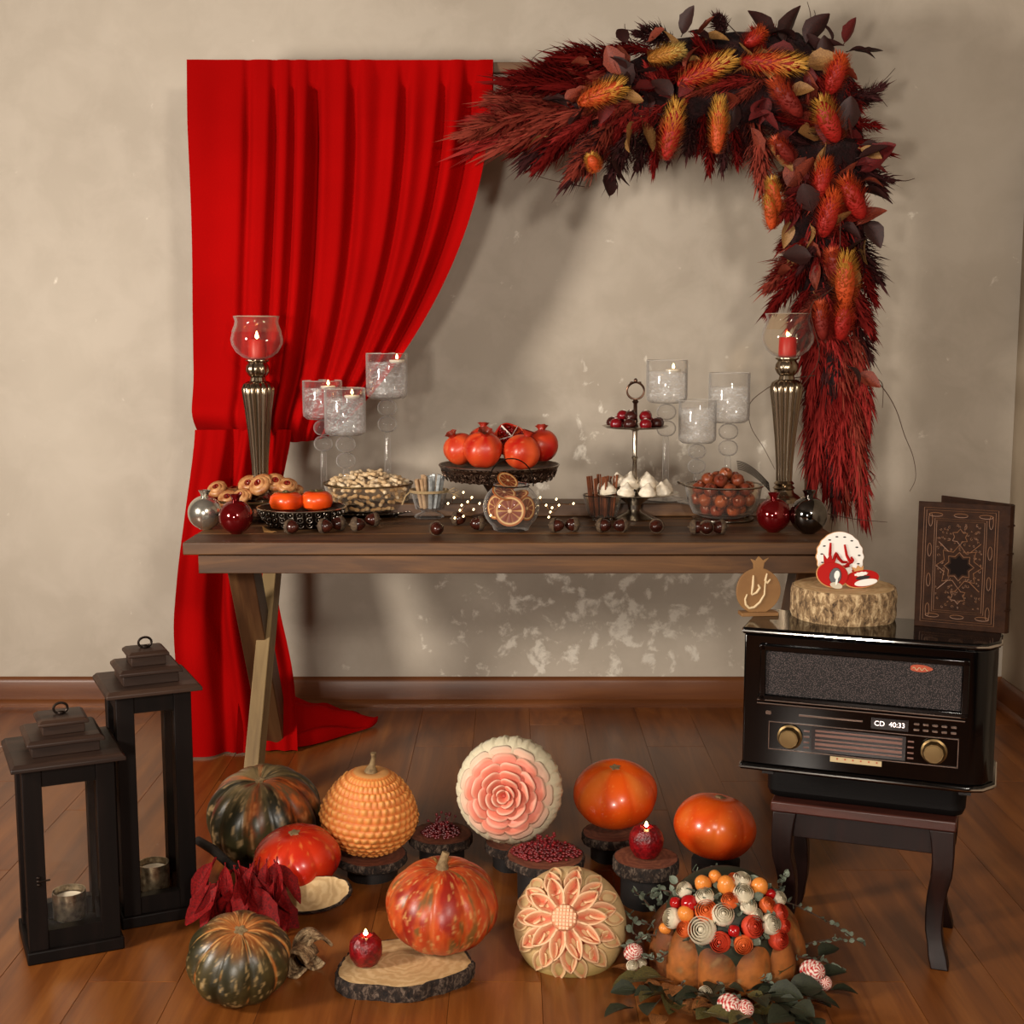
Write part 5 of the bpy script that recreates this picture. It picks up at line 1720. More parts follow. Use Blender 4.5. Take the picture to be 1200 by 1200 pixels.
# wood slice on the radio
def rough_ring(r, n, amp, seed):
    return [r * (1 + amp * noise.noise(V((cos(2 * pi * i / n) * 1.6, sin(2 * pi * i / n) * 1.6, seed))) + amp * .3 * noise.noise(V((cos(2 * pi * i / n) * 7, sin(2 * pi * i / n) * 7, seed)))) for i in range(n)]


def wood_slice(name, label, cat, loc, r, h, rz=0, seed=0, ends='ends', bark='bark', sx=1.0, sy=1.0, rot=None, amp=.10):
    t = thing(name, label, cat, loc, rz, rot=rot)
    n = 72
    rr = rough_ring(r, n, amp, seed)
    ri = [q * .945 for q in rr]
    P = lambda q, z: [(q[i] * cos(2 * pi * i / n) * sx, q[i] * sin(2 * pi * i / n) * sy, z) for i in range(n)]
    m = MB()
    vs = P(ri, .0) + P(ri, h * .93) + P(ri, h)
    m.add(vs + [(0, 0, h)], [tuple(range(n - 1, -1, -1))] + [(j * n + i, j * n + (i + 1) % n, (j + 1) * n + (i + 1) % n, (j + 1) * n + i) for j in (0, 1) for i in range(n)] + [(2 * n + i, 2 * n + (i + 1) % n, 3 * n) for i in range(n)])
    m.build('sawn_wood', M_[ends], t)
    m = MB()
    rows = 7
    vs = []
    for j in range(rows):
        for i in range(n):
            a = 2 * pi * i / n
            q = rr[i] * (1 + .03 * noise.noise(V((cos(a) * 14, sin(a) * 14, j * .7 + seed)))) - (.003 if j in (0, rows - 1) else 0)
            vs.append((q * cos(a) * sx, q * sin(a) * sy, h * (.001 + .992 * j / (rows - 1))))
    inner = P([q * .95 for q in rr], h * .994) + P([q * .95 for q in rr], h * .002)
    b0 = rows * n
    fs = [(j * n + i, j * n + (i + 1) % n, (j + 1) * n + (i + 1) % n, (j + 1) * n + i) for j in range(rows - 1) for i in range(n)]
    fs += [((rows - 1) * n + i, (rows - 1) * n + (i + 1) % n, b0 + (i + 1) % n, b0 + i) for i in range(n)]
    m.add(vs + inner, fs)
    m.build('bark', M_[bark], t, recalc=False)
    return t


p = at(988, 722, Z=RZT)
k = K(p)
SH = 37 * k
wood_slice('wood_slice', 'thick pale bark-edged wood slice on top of the radio', 'wood slice', (p.x, p.y, RZT), 60 * k, SH, .4, 3, amp=.05)
ST = RZT + SH
# cookies
def flat(poly, th, lean):
    pass


def cookie(label, px, py, Y, pieces, rot, name='cookie'):
    """pieces: (name, material, polygon in metres, z0, z1); drawn in x, y and stood up facing the camera"""
    c = at(px, py, Y=Y)
    c.z = ST + .0015
    t = thing(name, label, 'cookie', c)
    t.matrix_basis = TR(c) @ R3(*rot) @ R3(pi / 2, 0, 0)
    for nm, mt, poly, z0, z1 in pieces:
        m = MB()
        if isinstance(poly, MB): m = poly
        else: m.prism(poly, z0, z1)
        m.build(nm, M_[mt], t, bevel=.0008 if not isinstance(poly, MB) else 0)
    return t


ck = K((0, p.y, 0))
def strokes(lst, w, s, z):
    m = MB()
    for st in lst:
        q = []
        for (a, b), (c, d) in zip(st, st[1:]):
            for i in range(5): q.append((a + (c - a) * i / 5, b + (d - b) * i / 5))
        q.append(st[-1])
        m.tube([(x * s, -y * s, z) for x, y in q], [w * s * (.75 + .35 * sin(pi * i / len(q))) for i in range(len(q))], 6)
    return m


# unit: photo px around the cookie's own foot
dome = [(26.5 * cos(radians(a)) * ck * (1 + .025 * cos(a / 180 * pi * 18)), (26.5 * sin(radians(a)) * 1.08 + 28) * ck) for a in range(-35, 216, 4)]
dome += [(-20 * ck, 8 * ck), (-6 * ck, 0), (10 * ck, 0), (19 * ck, 8 * ck)]
cz = .0075
letters = strokes([[(-11, -44), (-12, -30), (-10, -22)], [(-14, -20), (-8, -24), (-5, -32), (-2, -26), (2, -22), (8, -22)], [(5, -42), (7, -30), (10, -24), (12, -22), (6, -18)], [(12, -28), (14, -24), (12, -21)],
                   [(-8, -18), (0, -16), (10, -18)]], 1.7, ck, cz + .0008)
ticks = MB()
for a in range(-20, 210, 24):
    c = V((21.5 * cos(radians(a)) * ck, (21.5 * sin(radians(a)) * 1.08 + 28) * ck, cz))
    ticks.ball(c, (1.9 * ck, .9 * ck, .0012), 8, 5)
seedm = MB()
for x, y in ((-2, -6), (4, -9), (9, -5), (-7, -11), (2, -14), (14, -12)):
    seedm.ball((x * ck, -y * ck, cz), (1.4 * ck, 1.8 * ck, .001), 8, 5)
cookie('white iced dome cookie with red letters and black seeds, leaning on the radio slice', 984, 692, p.y + .035,
       [('biscuit', 'cookie_tan', [(x * 1.03, y * 1.01) for x, y in dome], 0, .004), ('icing', 'cookie_white', dome, .003, cz), ('lettering', 'cookie_red', letters, 0, 0), ('seed_marks', 'cookie_black', ticks, 0, 0), ('red_dots', 'cookie_red', seedm, 0, 0)], (-.2, 0, 0))


def ell(rx, ry, cx, cy, n=28, f=lambda a: 1):
    return [((cx + rx * f(2 * pi * i / n) * cos(2 * pi * i / n)) * ck, (cy + ry * f(2 * pi * i / n) * sin(2 * pi * i / n)) * ck) for i in range(n)]


def pom_poly(rx, ry, cx, cy):
    q = []
    for i in range(40):
        a = 2 * pi * i / 40 + pi / 2
        x, y = cx + rx * cos(a), cy + ry * sin(a)
        q.append((x * ck, y * ck))
    return q


crownp = [(-6, 24), (-9, 36), (-4, 31), (-1, 38), (2, 31), (6, 35), (4, 24)]
cookie('red iced pomegranate cookie with a black-haired face, left on the radio slice', 973, 697, p.y - .045,
       [('biscuit', 'cookie_tan', pom_poly(18, 14.5, -1, 15), 0, .004), ('icing', 'cookie_red', pom_poly(17, 13.5, -1, 15), .003, .0075), ('crown', 'cookie_red', [((x - 6) * ck, y * ck) for x, y in crownp], .001, .0066),
        ('hair', 'cookie_black', ell(6.5, 9.5, 2, 14), .007, .0088), ('face', 'cookie_white', ell(3, 5, 3.5, 15.5), .008, .0098), ('neck', 'cookie_white', ell(1.2, 5, 4.5, 9), .008, .0095), ('scroll', 'cookie_grey', ell(7, 3.6, 5, 3.8), .007, .009)], (-.3, .2, -.1))
cookie('red iced pomegranate cookie with a white smile band, right on the radio slice', 1012, 697, p.y - .05,
       [('biscuit', 'cookie_tan', pom_poly(20, 10.5, 0, 11), 0, .004), ('icing', 'cookie_red', pom_poly(19, 9.7, 0, 11), .003, .0075), ('crown', 'cookie_tan', [((x * .9) * ck, (y * .5 + 8) * ck) for x, y in crownp], .001, .0085),
        ('fringe', 'cookie_white', ell(7.5, 2.4, 0, 16, f=lambda a: 1 + .12 * cos(9 * a)), .007, .009), ('brow', 'cookie_black', ell(8, 2.2, 1, 11.5), .007, .0088), ('smile', 'cookie_white', ell(13, 4, 3, 5.5), .007, .0092)], (-.5, -.15, .05))

# plaque
p = at(888, 721, Z=RZT)
k = ck = K(p)
t = thing('pomegranate_plaque', 'flat wooden pomegranate plaque with pale cut-out letters at the radio\'s left end', 'plaque', (p.x, p.y, RZT))
t.rotation_euler = (0, 0, .1)
m = MB()
poly = [(26.5 * cos(2 * pi * i / 48) * (1 + .02 * cos(2 * pi * i / 16)) * k, (29 + 27 * sin(2 * pi * i / 48)) * k) for i in range(48)]
front(m, poly, 0, .006)
front(m, [(-6 * k, 52 * k), (5 * k, 52 * k), (6.5 * k, 62 * k), (12 * k, 68 * k), (5 * k, 65 * k), (0, 70 * k), (-4 * k, 65 * k), (-10 * k, 67 * k), (-6.5 * k, 61 * k)], .0002, .0058)
m.build('disc', M_['board'], t, bevel=.0008)
MB().box((.002, .004, .004), (44 * k, .034, .008)).build('base', M_['board'], t, bevel=.001)
mm_ = MB()
s6 = k / 6
for st in ([(140, 262), (138, 330), (130, 397)], [(130, 402), (165, 385), (188, 352), (174, 328)], [(237, 250), (226, 300), (240, 318), (262, 292)],
           [(226, 310), (222, 400), (190, 455), (150, 490), (115, 495), (90, 470), (84, 432), (98, 396)]):
    q = []
    for (a, b), (c, d) in zip(st, st[1:]):
        for i in range(5): q.append((a + (c - a) * i / 5, b + (d - b) * i / 5))
    q.append(st[-1])
    mm_.tube([((x - 178) * s6, -.0005, (548 - y) * s6) for x, y in q], [7.5 * s6 * (.6 + .6 * sin(pi * (i + 1) / (len(q) + 1))) for i in range(len(q))], 8)
mm_.build('lettering', M_['board_line'], t)

# book
bl_ = at(1071, 733, Z=RZT)
k = K(bl_)
BW, BH, BT = 101 * k, 147 * k, .030
t = thing('book', 'brown leather book with tooled star pattern standing ajar on the radio', 'book', (bl_.x, bl_.y, RZT), -.45)
m = MB().box((BW / 2, .002, BH / 2), (BW, .004, BH)).build('front_cover', M_['leather'], t, bevel=.001)
line = MB()


def loop2(pts, r=.0008, y=-.0003, close=True):
    line.tube([(x, y, z) for x, z in pts], r, 5, closed=close)


cx, czz = BW * .47, BH / 2
for mg in (.012, .017, .034, .038):
    loop2([(mg, mg), (BW * .94 - mg, mg), (BW * .94 - mg, BH - mg), (mg, BH - mg)], .0007)
for R1, R2, cyy, n_ in ((.046, .032, czz, 8), (.03, .022, czz, 8), (.017, .011, czz + .062, 6), (.017, .011, czz - .062, 6)):
    loop2([((R1 if i % 2 == 0 else R2) * sin(pi * i / n_) + cx, cyy + (R1 if i % 2 == 0 else R2) * cos(pi * i / n_)) for i in range(2 * n_)], .0010)
for a_, b_ in (((-.042, .05), (.042, -.05)), ((.042, .05), (-.042, -.05))):
    loop2([(cx + a_[0], czz + a_[1]), (cx + a_[0] * .5, czz + a_[1] * .6)], .0009, close=False)
    loop2([(cx + b_[0], czz + b_[1]), (cx + b_[0] * .5, czz + b_[1] * .6)], .0009, close=False)
rb_ = random.Random(12)
for i in range(150):
    x, z = rb_.uniform(.04, BW * .94 - .04), rb_.uniform(.042, BH - .042)
    if (x - cx) ** 2 + (z - czz) ** 2 < .031 ** 2: continue
    rr = rb_.uniform(.0016, .0036)
    a0 = rb_.uniform(0, 6)
    loop2([(x + rr * (1 - j / 9) * cos(a0 + j * .9), z + rr * (1 - j / 9) * sin(a0 + j * .9)) for j in range(7)], .0005, close=False)
for x, z, w_, h_ in [(BW * .47 + d, s_, .014, .004) for d in (-.05, 0, .05) for s_ in (.026, BH - .026)] + [(s_, BH * f, .004, .014) for f in (.14, .38, .62, .86) for s_ in (.0255, BW * .94 - .0255)]:
    loop2([(x + w_ * cos(j * pi / 6), z + h_ * sin(j * pi / 6)) for j in range(12)], .0007)
line.build('tooled_pattern', M_['leather_line'], m)
star = MB()
front(star, [((.024 if i % 2 == 0 else .017) * sin(pi * i / 8) + cx, czz + (.024 if i % 2 == 0 else .017) * cos(pi * i / 8)) for i in range(16)], -.0008, .0008)
star.build('star_inlay', M_['leather_dark'], m)
MB().box((BW * .5, .014, BH / 2), (BW * .93, .019, BH * .96)).build('pages', M_['page'], t)
m = MB()
for i in range(7):
    a0 = -pi / 2 + pi * i / 6
sp_ = [(BW - .004 + .010 * cos(-pi / 2 + pi * i / 8), .015 + .015 * sin(-pi / 2 + pi * i / 8)) for i in range(9)]
sp_ += [(BW - .006 + .007 * cos(pi / 2 - pi * i / 8), .015 + .0115 * sin(pi / 2 - pi * i / 8)) for i in range(9)]
m.prism(sp_, 0, BH)
m.build('spine', M_['leather'], t)
for z in (.18, .4, .62, .84):
    MB().tube([(BW - .004 + .0105 * cos(-pi / 2 + pi * i / 8), .015 + .0155 * sin(-pi / 2 + pi * i / 8), BH * z) for i in range(9)], .0018, 6).build('spine_band', M_['leather'], t)
bc = MB().box((-BW / 2, .002, BH / 2), (BW, .004, BH)).build('back_cover', M_['leather'], t, bevel=.001)
bc.location = (BW, .028, .0); bc.rotation_euler = (0, 0, -.55)

# ------------------------------------------------------------ lanterns on the left
def lantern(label, front_px, front_py, ztop, wpx, phi, clabel, latch=False):
    c0 = at(front_px, front_py, Z=0)
    W = wpx * K(c0)
    t = thing('lantern', label, 'lantern', c0, phi)
    # local: front left corner at the origin, +x along the front, +y to the back
    cx = cy = W / 2
    P_ = .040
    zb, zt = .028, ztop - .03
    MB().box((cx, cy, zb / 2), (W + .012, W + .012, zb)).build('base', M_['lantern'], t, bevel=.003)
    for ix in (0, 1):
        for iy in (0, 1):
            MB().box((P_ / 2 + ix * (W - P_), P_ / 2 + iy * (W - P_), (zb + zt) / 2), (P_, P_, zt - zb)).build('post', M_['lantern'], t, bevel=.0015)
    for nm, z, hh in (('bottom_rail', zb + .02, .04), ('top_rail', zt - .022, .044)):
        for (x, y, dx, dy) in ((cx, P_ / 2, W - 2 * P_, P_ * .7), (cx, W - P_ / 2, W - 2 * P_, P_ * .7), (P_ / 2, cy, P_ * .7, W - 2 * P_), (W - P_ / 2, cy, P_ * .7, W - 2 * P_)):
            MB().box((x, y, z), (dx, dy, hh)).build(nm, M_['lantern'], t)
    gz, gh = (zb + zt) / 2, zt - zb - .084
    for (x, y, dx, dy) in ((cx, P_ * .5, W - 2 * P_, .002), (cx, W - P_ / 2, W - 2 * P_, .002), (P_ / 2, cy, .002, W - 2 * P_), (W - P_ / 2, cy, .002, W - 2 * P_)):
        MB().box((x, y, gz), (dx, dy, gh)).build('glass_pane', M_['pane'], t)
    z = zt
    for nm, w_, hh, ov in (('roof_tier', W + .045, .016, .0), ('roof_block', W * .74, .024, 0), ('roof_tier', W * .84, .014, 0), ('roof_block', W * .46, .022, 0), ('roof_tier', W * .55, .012, 0)):
        m = MB()
        a, b = w_ / 2, w_ / 2 - (.008 if nm == 'roof_tier' else 0)
        m.add([(cx - a, cy - a, z), (cx + a, cy - a, z), (cx + a, cy + a, z), (cx - a, cy + a, z), (cx - a, cy - a, z + hh * .5), (cx + a, cy - a, z + hh * .5), (cx + a, cy + a, z + hh * .5), (cx - a, cy + a, z + hh * .5),
               (cx - b, cy - b, z + hh), (cx + b, cy - b, z + hh), (cx + b, cy + b, z + hh), (cx - b, cy + b, z + hh)],
              [(3, 2, 1, 0), (8, 9, 10, 11)] + [(j + i, j + (i + 1) % 4, j + 4 + (i + 1) % 4, j + 4 + i) for j in (0, 4) for i in range(4)])
        m.build(nm, M_['lantern_top'], t, bevel=.0015)
        z += hh
    m = MB()
    m.ball((cx, cy, z + .003), (.008, .008, .005), 12, 6)
    m.tube([(cx + .015 * cos(a * pi / 10), cy + .004, z + .012 + .012 * sin(a * pi / 10)) for a in range(20)], .0028, 8, closed=True)
    m.build('ring_handle', M_['iron'], t)
    if latch:
        m = MB()
        for dz in (-.008, .0, .008):
            m.ball((P_ * .62, -.002, gz * .8 + dz), (.005, .003, .0035), 8, 6)
        m.tube([(P_ * .62, -.004, gz * .8), (P_ * 1.2, -.006, gz * .8 + .002)], .002, 6)
        m.build('latch', M_['iron'], t)
    w_ = Matrix.LocRotScale(c0, Euler((0, 0, phi)), None) @ V((cx, cy, zb))
    cc = thing('candle_cup', clabel, 'candle cup', w_)
    r = .036
    MB().lathe([(0, 0), (.55 * r, 0), (.6 * r, .018), (.8 * r, .022), (r, .028), (1.02 * r, .088), (.96 * r, .088), (.94 * r, .034), (0, .03)], 36).build('cup', M_['mercury'], cc)
    MB().lathe([(0, .031), (.9 * r, .033), (.9 * r, .07), (.84 * r, .073), (0, .071)], 28).build('wax', M_['white_wax'], cc)
    return t


lantern('tall dark wooden lantern with tiered roof, behind the shorter one', 146, 1089, .578, 86, radians(25), 'mercury glass candle cup inside the tall lantern')
lantern('short dark wooden lantern with tiered roof and latch at the far left', 36, 1131, .467, 104, radians(25), 'mercury glass candle cup inside the short lantern', True)


# ------------------------------------------------------------ pumpkins, slices and logs on the floor
def ztop_at(px, py, Y):
    return at(px, py, Y=Y).z


def log(label, x, y, r, h, seed=0):
    t = thing('log_stand', label, 'log', (x, y, 0))
    n = 36
    rr = rough_ring(r, n, .08, seed)
    m = MB()
    vs = [(rr[i] * cos(2 * pi * i / n) * (1 + .02 * noise.noise(V((i * .9, j, seed)))), rr[i] * sin(2 * pi * i / n), h * j / 4) for j in range(5) for i in range(n)]
    m.add(vs, [(j * n + i, j * n + (i + 1) % n, (j + 1) * n + (i + 1) % n, (j + 1) * n + i) for j in range(4) for i in range(n)] + [tuple(range(n - 1, -1, -1)), tuple(range(4 * n, 5 * n))])
    m.build('black_bark', M_['log'], t)
    return t


def gourd(name, label, cat, cpx, cpy, wpx, hpx, Y, ribs, depth, colf, rot=(0, 0, 0), seed=0, mt='gourd', stem=None, dimple=.22, zbase=None, sq=1.0):
    """pumpkin centred on the pixel (cpx, cpy) at depth Y"""
    c = at(cpx, cpy, Y=Y)
    k = mpp(c)
    if zbase is not None:                     # slide along the view ray until it rests on its support
        for _ in range(8):
            Y += (c.z - zbase - hpx * k * .485) / .45
            c = at(cpx, cpy, Y=Y)
            k = mpp(c)
    R, Hh = wpx * k / 2, hpx * k / 2
    t = thing(name, label, cat, c)
    t.matrix_basis = TR(c) @ R3(*rot)
    off = V((seed * 13.7, seed * 7.1, 0))

    def geo(u, v):
        a = 2 * pi * u
        th = pi * v                          # 0 bottom, 1 top
        s_, c_ = sin(th), -cos(th)
        rb = 1 - depth * (1 - abs(sin(ribs * a / 2 + .6 * noise.noise(V((cos(a), sin(a), 0)) + off))) ** .7) * s_ ** .5 if ribs else 1
        rad = R * s_ ** sq * rb * (1 + .04 * noise.noise(V((cos(a), sin(a), c_)) * 1.2 + off))
        z = Hh * c_ - Hh * dimple * exp(-(s_ / .3) ** 2) * (1 if c_ > 0 else -.5)
        return V((rad * cos(a), rad * sin(a), z))
    NU, NV = 144, 72
    m = MB().sheet(geo, NU, NV, col=lambda u, v: colf(2 * pi * u, v, off))
    m.build('skin', M_[mt], t, recalc=False, sharp=0)
    zt = Hh * (1 - dimple)
    if stem == 'tall':
        s = MB()
        pts = [(0, 0, zt - .012), (0, 0, zt + .01), (.002, 0, zt + .03), (.006, 0, zt + .055), (.004, 0, zt + .075)]
        s.tube(pts, [.020, .012, .007, .0055, .008], 10)
        s.build('stem', M_['stem'], t)
    elif stem == 'short':
        s = MB()
        s.tube([(0, 0, zt - .012), (0, 0, zt + .006), (.003, 0, zt + .022), (.008, .002, zt + .036)], [.022, .012, .009, .0085], 10)
        s.build('stem', M_['stem'], t)
    elif stem == 'scar':
        s = MB()
        s.lathe([(0, zt - .006), (.014, zt - .004), (.012, zt + .003), (.006, zt + .005), (0, zt + .003)], 16, lobes=lambda a, z: .25 * cos(5 * a))
        s.build('stem_scar', M_['stem'], t)
    return t


def nz(a, v, off, f=1.0, g=1.0):
    return noise.noise(V((cos(a) * f, sin(a) * f, v * 3 * g)) + off)


DG, MG, OR_, RO, YE, RD_ = S(44, 42, 22), S(92, 84, 44), S(214, 104, 36), S(196, 62, 24), S(232, 176, 96), S(150, 30, 18)


def fbm(a, v, off, f, g, o=4):
    s_, am = 0, 1
    for i in range(o):
        s_ += am * nz(a, v, off, f, g)
        f *= 2.03; g *= 2.03; am *= .62
    return s_


def col_green(a, v, off):
    n1, n2 = fbm(a, v, off, 2, .8), fbm(a, v, off, 12, 3.5, 3)
    c = mixc(S(34, 32, 18), S(70, 64, 36), .5 + n1)
    c = mixc(c, S(168, 138, 96), max(0, min(.8, (n2 - .30) * 3)))
    pk = max(0, min(1, (v - .62) / .3))
    c = mixc(c, S(134, 112, 76), pk * max(0, min(.9, .6 + n1)))
    c = mixc(c, mixc(RO, OR_, .5 + n2), max(0, min(.85, (nz(a, .3, off, 1.3, 1) - .12) * 4)) * max(0, min(1, (v - .45) * 4)) * max(0, min(1, .6 + n2)))
    return mixc(c, S(110, 24, 16), max(0, min(.8, (nz(a + 2, v, off, 2.2, 1.2) - .28) * 5)))


def col_striped(a, v, off):
    n1, n2 = fbm(a, v, off, 2, .8), fbm(a, v, off, 13, 4, 3)
    s_ = abs(sin(5.0 * a + .25 * n1))
    k_ = nz(a, .2, off, 1.1, 1)
    c = mixc(S(38, 36, 18), S(72, 62, 32), .5 + n1)
    c = mixc(c, S(176, 146, 96), max(0, min(.75, (n2 - .30) * 2.6)))
    w_ = .17 + .2 * max(0, v - .5) + .25 * k_ + .10 * n1
    c = mixc(c, mixc(S(196, 108, 44), S(226, 176, 104), .45 + n2), max(0, min(.95, (w_ - s_) * 9)))
    return mixc(c, mixc(S(176, 84, 36), S(214, 140, 76), .5 + n2), max(0, min(.85, (v - .72) * 3.2)) * max(0, min(1, .8 + n1)))


def col_orange_striped(a, v, off):
    n1, n2, n3 = fbm(a, v, off, 1.6, .8), fbm(a, v, off, 14, 5, 3), fbm(a, v, off, 5, 1.2, 3)
    c = mixc(S(188, 62, 22), S(206, 96, 38), .45 + n3)
    c = mixc(c, S(146, 24, 16), max(0, min(.9, (n1 - .02) * 2.4)))
    c = mixc(c, S(104, 84, 42), max(0, min(.85, (n3 - .22) * 2.6)) * (n1 < .15))
    c = mixc(c, S(216, 160, 96), max(0, min(.7, (n2 - .36) * 2.5)))
    rib = abs(sin(5 * a))
    return mixc(c, S(214, 120, 60), max(0, .10 - rib) * 5)


def col_orange(a, v, off):
    n1, n2 = nz(a, v, off, 1.5, .8), nz(a, v, off, 9, 6)
    c = mixc(S(228, 88, 18), S(206, 52, 12), .4 + n1 - (v - .5))
    c = mixc(c, S(232, 140, 52), max(0, n1 - .12) * 1.0)
    return mixc(c, S(236, 150, 70), max(0, nz(a, v, off, 16, 12) - .45) * 1.2)


def col_red(a, v, off):
    n1, n2 = nz(a, v, off, 1.5, .8), nz(a, v, off, 9, 6)
    c = mixc(S(206, 52, 20), S(184, 30, 14), .5 + n1)
    return mixc(c, S(228, 130, 60), max(0, n2 - .3) * 1.3)


def on_slice(px, py, Y, r, h, label, llabel, seed, ends='ends_red', bark='bark_dark', sx=1.0, sy=1.0, logr=.7, amp=.08):
    """a wood slice whose top centre is at the pixel (px, py) and depth Y, carried by a log"""
    c = at(px, py, Y=Y)
    wood_slice('wood_slice', label, 'wood slice', (c.x, c.y, c.z - h), r, h, seed * .7, seed, ends, bark, sx, sy, amp=amp)
    if llabel:
        log(llabel, c.x, c.y, r * logr, c.z - h, seed)
    return c


# back row, left to right
gourd('pumpkin', 'dark green mottled pumpkin before the table leg, largest at the back left', 'pumpkin', 310, 955, 136, 112, 3.42, 12, .10, col_green, (.22, -.12, .3), 1, stem='scar', dimple=.16)
c = at(310, 1011, Y=3.42)
log('low black log under the dark green mottled pumpkin', c.x, c.y + .01, .10, max(.02, c.z + .004), 21)
on_slice(436, 1000, 3.30, .088, .022, 'dark wood slice under the yellow scale-carved pumpkin', 'black log stand under the scale-carved pumpkin', 2)


# scale-carved pumpkin
c = at(433, 948, Y=3.30)
k = mpp(c)
R, Hh = 58 * k, 51 * k
t = thing('carved_pumpkin', 'pale orange pumpkin carved all over with small scales, upright stem on top', 'pumpkin', c)
t.rotation_euler = (.08, .06, 0)
rows, cols = 19, 36


def scale_h(u, v):
    y = v * rows
    best = 0
    for r_ in (math.floor(y), math.floor(y) - 1 + 2):
        x = u * cols + .5 * (r_ % 2) + .22 * sin(r_ * 5.3)
        x += .25 * noise.noise(V((x * .7, r_ * 1.3, 4)))
        fx = x - math.floor(x) - .5
        fy = (r_ + .55 - y)
        d = sqrt((fx * 1.5) ** 2 + (fy / 1.05) ** 2)
        lip = max(0, 1 - d * 1.15) ** .6
        best = max(best, lip * (.25 + .75 * (.5 - fy) if fy > -.5 else .6) * (.8 + .4 * noise.noise(V((math.floor(x) * 1.7, r_ * 2.1, 9)))))
    return best


def egg(u, v, h=0.0):
    a, th = 2 * pi * u, pi * v
    s_, c_ = sin(th), -cos(th)
    rad = (R * (s_ ** .85) * (1 - .22 * max(0, c_ + .15) ** 1.1 + .05 * (c_ < 0) * -c_) + h * s_)
    z = Hh * c_ - Hh * .10 * exp(-(s_ / .22) ** 2) * (c_ > 0) + h * c_ * .6
    return V((rad * cos(a), rad * sin(a), z))


def carve(u, v):
    w_ = max(0, min(1, (.86 - v) * 12)) * max(0, min(1, (v - .03) * 30))
    return egg(u, v, (scale_h(u, v) - .4) * .013 * w_)


def carve_col(u, v):
    if v > .87: return mixc(S(206, 150, 90), S(176, 110, 60), (v - .87) * 6)
    return mixc(S(206, 104, 40), S(240, 176, 96), scale_h(u, v) * 1.3)


MB().sheet(carve, 300, 150, col=carve_col).build('carved_skin', M_['flesh'], t, recalc=False, sharp=0)
zt = Hh * .90
s = MB()
s.tube([(0, 0, zt - .012), (0, 0, zt + .008), (.002, 0, zt + .022), (.005, 0, zt + .040), (.004, 0, zt + .052)], [.026, .014, .007, .0055, .0075], 12)
s.build('stem', M_['stem'], t)

# slice with barberries behind
c = on_slice(517, 976, 3.42, .085, .024, 'dark wood slice with a heap of barberries, between the carved pumpkin and melon rose', 'black log stand under the barberry slice', 5)


def berries(label, c, rx, ry, n, h, seed):
    r_ = random.Random(seed)
    m = MB()
    for i in range(n):
        a, q = r_.uniform(0, 2 * pi), sqrt(r_.random())
        m.ball((rx * q * cos(a), ry * q * sin(a), .003 + h * (1 - q * q) * r_.random()), (.0042, .0034, .0032), 6, 4)
    for i in range(int(n / 12)):
        a, q = r_.uniform(0, 2 * pi), r_.random() * .5
        b = V((rx * q * cos(a), ry * q * sin(a), h * .6))
        e = b + V((r_.uniform(-.02, .02), r_.uniform(-.02, .02), r_.uniform(.01, .03)))
        m.tube([b, e], .0007, 4)
        m.ball(e, .004, 6, 4)
    o = m.build('barberries', M_['berry'], loc=c)
    tag(o, label, 'berries', kind='stuff')


berries('heap of dried red barberries on the slice left of the melon rose', c, .05, .05, 260, .025, 1)
c = on_slice(600, 986, 3.36, .07, .024, 'small dark wood slice directly under the carved melon rose', 'black log stand under the melon rose slice', 6)
c = on_slice(640, 1001, 3.16, .098, .022, 'wide dark wood slice strewn with red barberries below the melon rose', 'black log stand under the wide barberry slice', 7)
berries('scattering of dried red barberries on the wide slice below the melon rose', c + V((0, .01, 0)), .085, .065, 420, .014, 2)
c = on_slice(716, 974, 3.42, .078, .024, 'dark wood slice under the orange pumpkin behind the lit candle', 'black log stand under the rear orange pumpkin', 8)
gourd('pumpkin', 'smooth glossy orange pumpkin on a slice behind the lit candle', 'pumpkin', 721, 930, 99, 76, 3.42, 8, .03, col_orange, (.16, -.10, .4), 3, 'waxy', 'scar', dimple=.10)
gourd('pumpkin', 'smooth glossy orange pumpkin nearest to the stool, beside the lit candle', 'pumpkin', 838, 968, 98, 76, 3.32, 8, .03, col_orange, (.18, -.04, 2.2), 4, 'waxy', 'scar', dimple=.10)
c = at(838, 1009, Y=3.32)
log('black log stand under the orange pumpkin nearest to the stool', c.x, c.y, .06, c.z + .006, 9)
c = on_slice(757, 1004, 3.14, .080, .034, 'round wood slice carrying the lit apple candle', 'black log stand under the candle slice', 10, 'ends_red', 'bark_dark', amp=.04, logr=.75)


def apple_candle(label, c, r):
    t = thing('apple_candle', label, 'candle', c)
    m = MB()
    m.lathe([(0, .1), (.35, 0), (.7, .12), (.95, .55), (1.0, 1.0), (.95, 1.4), (.7, 1.75), (.4, 1.85), (.2, 1.72), (0, 1.6)], 40, SCL(r, r, r))
    for p_ in m.v:
        q = noise.noise(V(p_) * 160)
        p_ *= 1 + .05 * q
    m.build('wax', M_['crystal_wax'], t)
    flame(t, 1.72 * r, .016, .005)
    return t


apple_candle('glittery red apple candle burning on the round slice beside the orange pumpkin', c, 20 * K(c))

# melon rose -----------------------------------------------------
c = at(597, 925, Y=3.30)
k = mpp(c)
R = 62 * k
d = (V((0, 0, CAMH)) - c).normalized()
t = thing('melon_rose', 'watermelon carved into a large pink rose with pale rind border', 'carved watermelon', c)
t.matrix_basis = aim(c, V((-.12, d.y, d.z * .55)))
zup = R3(0, 0, 0)
PK, PKD, PKL, RIND = S(226, 128, 104), S(206, 84, 70), S(240, 186, 160), S(232, 222, 190)


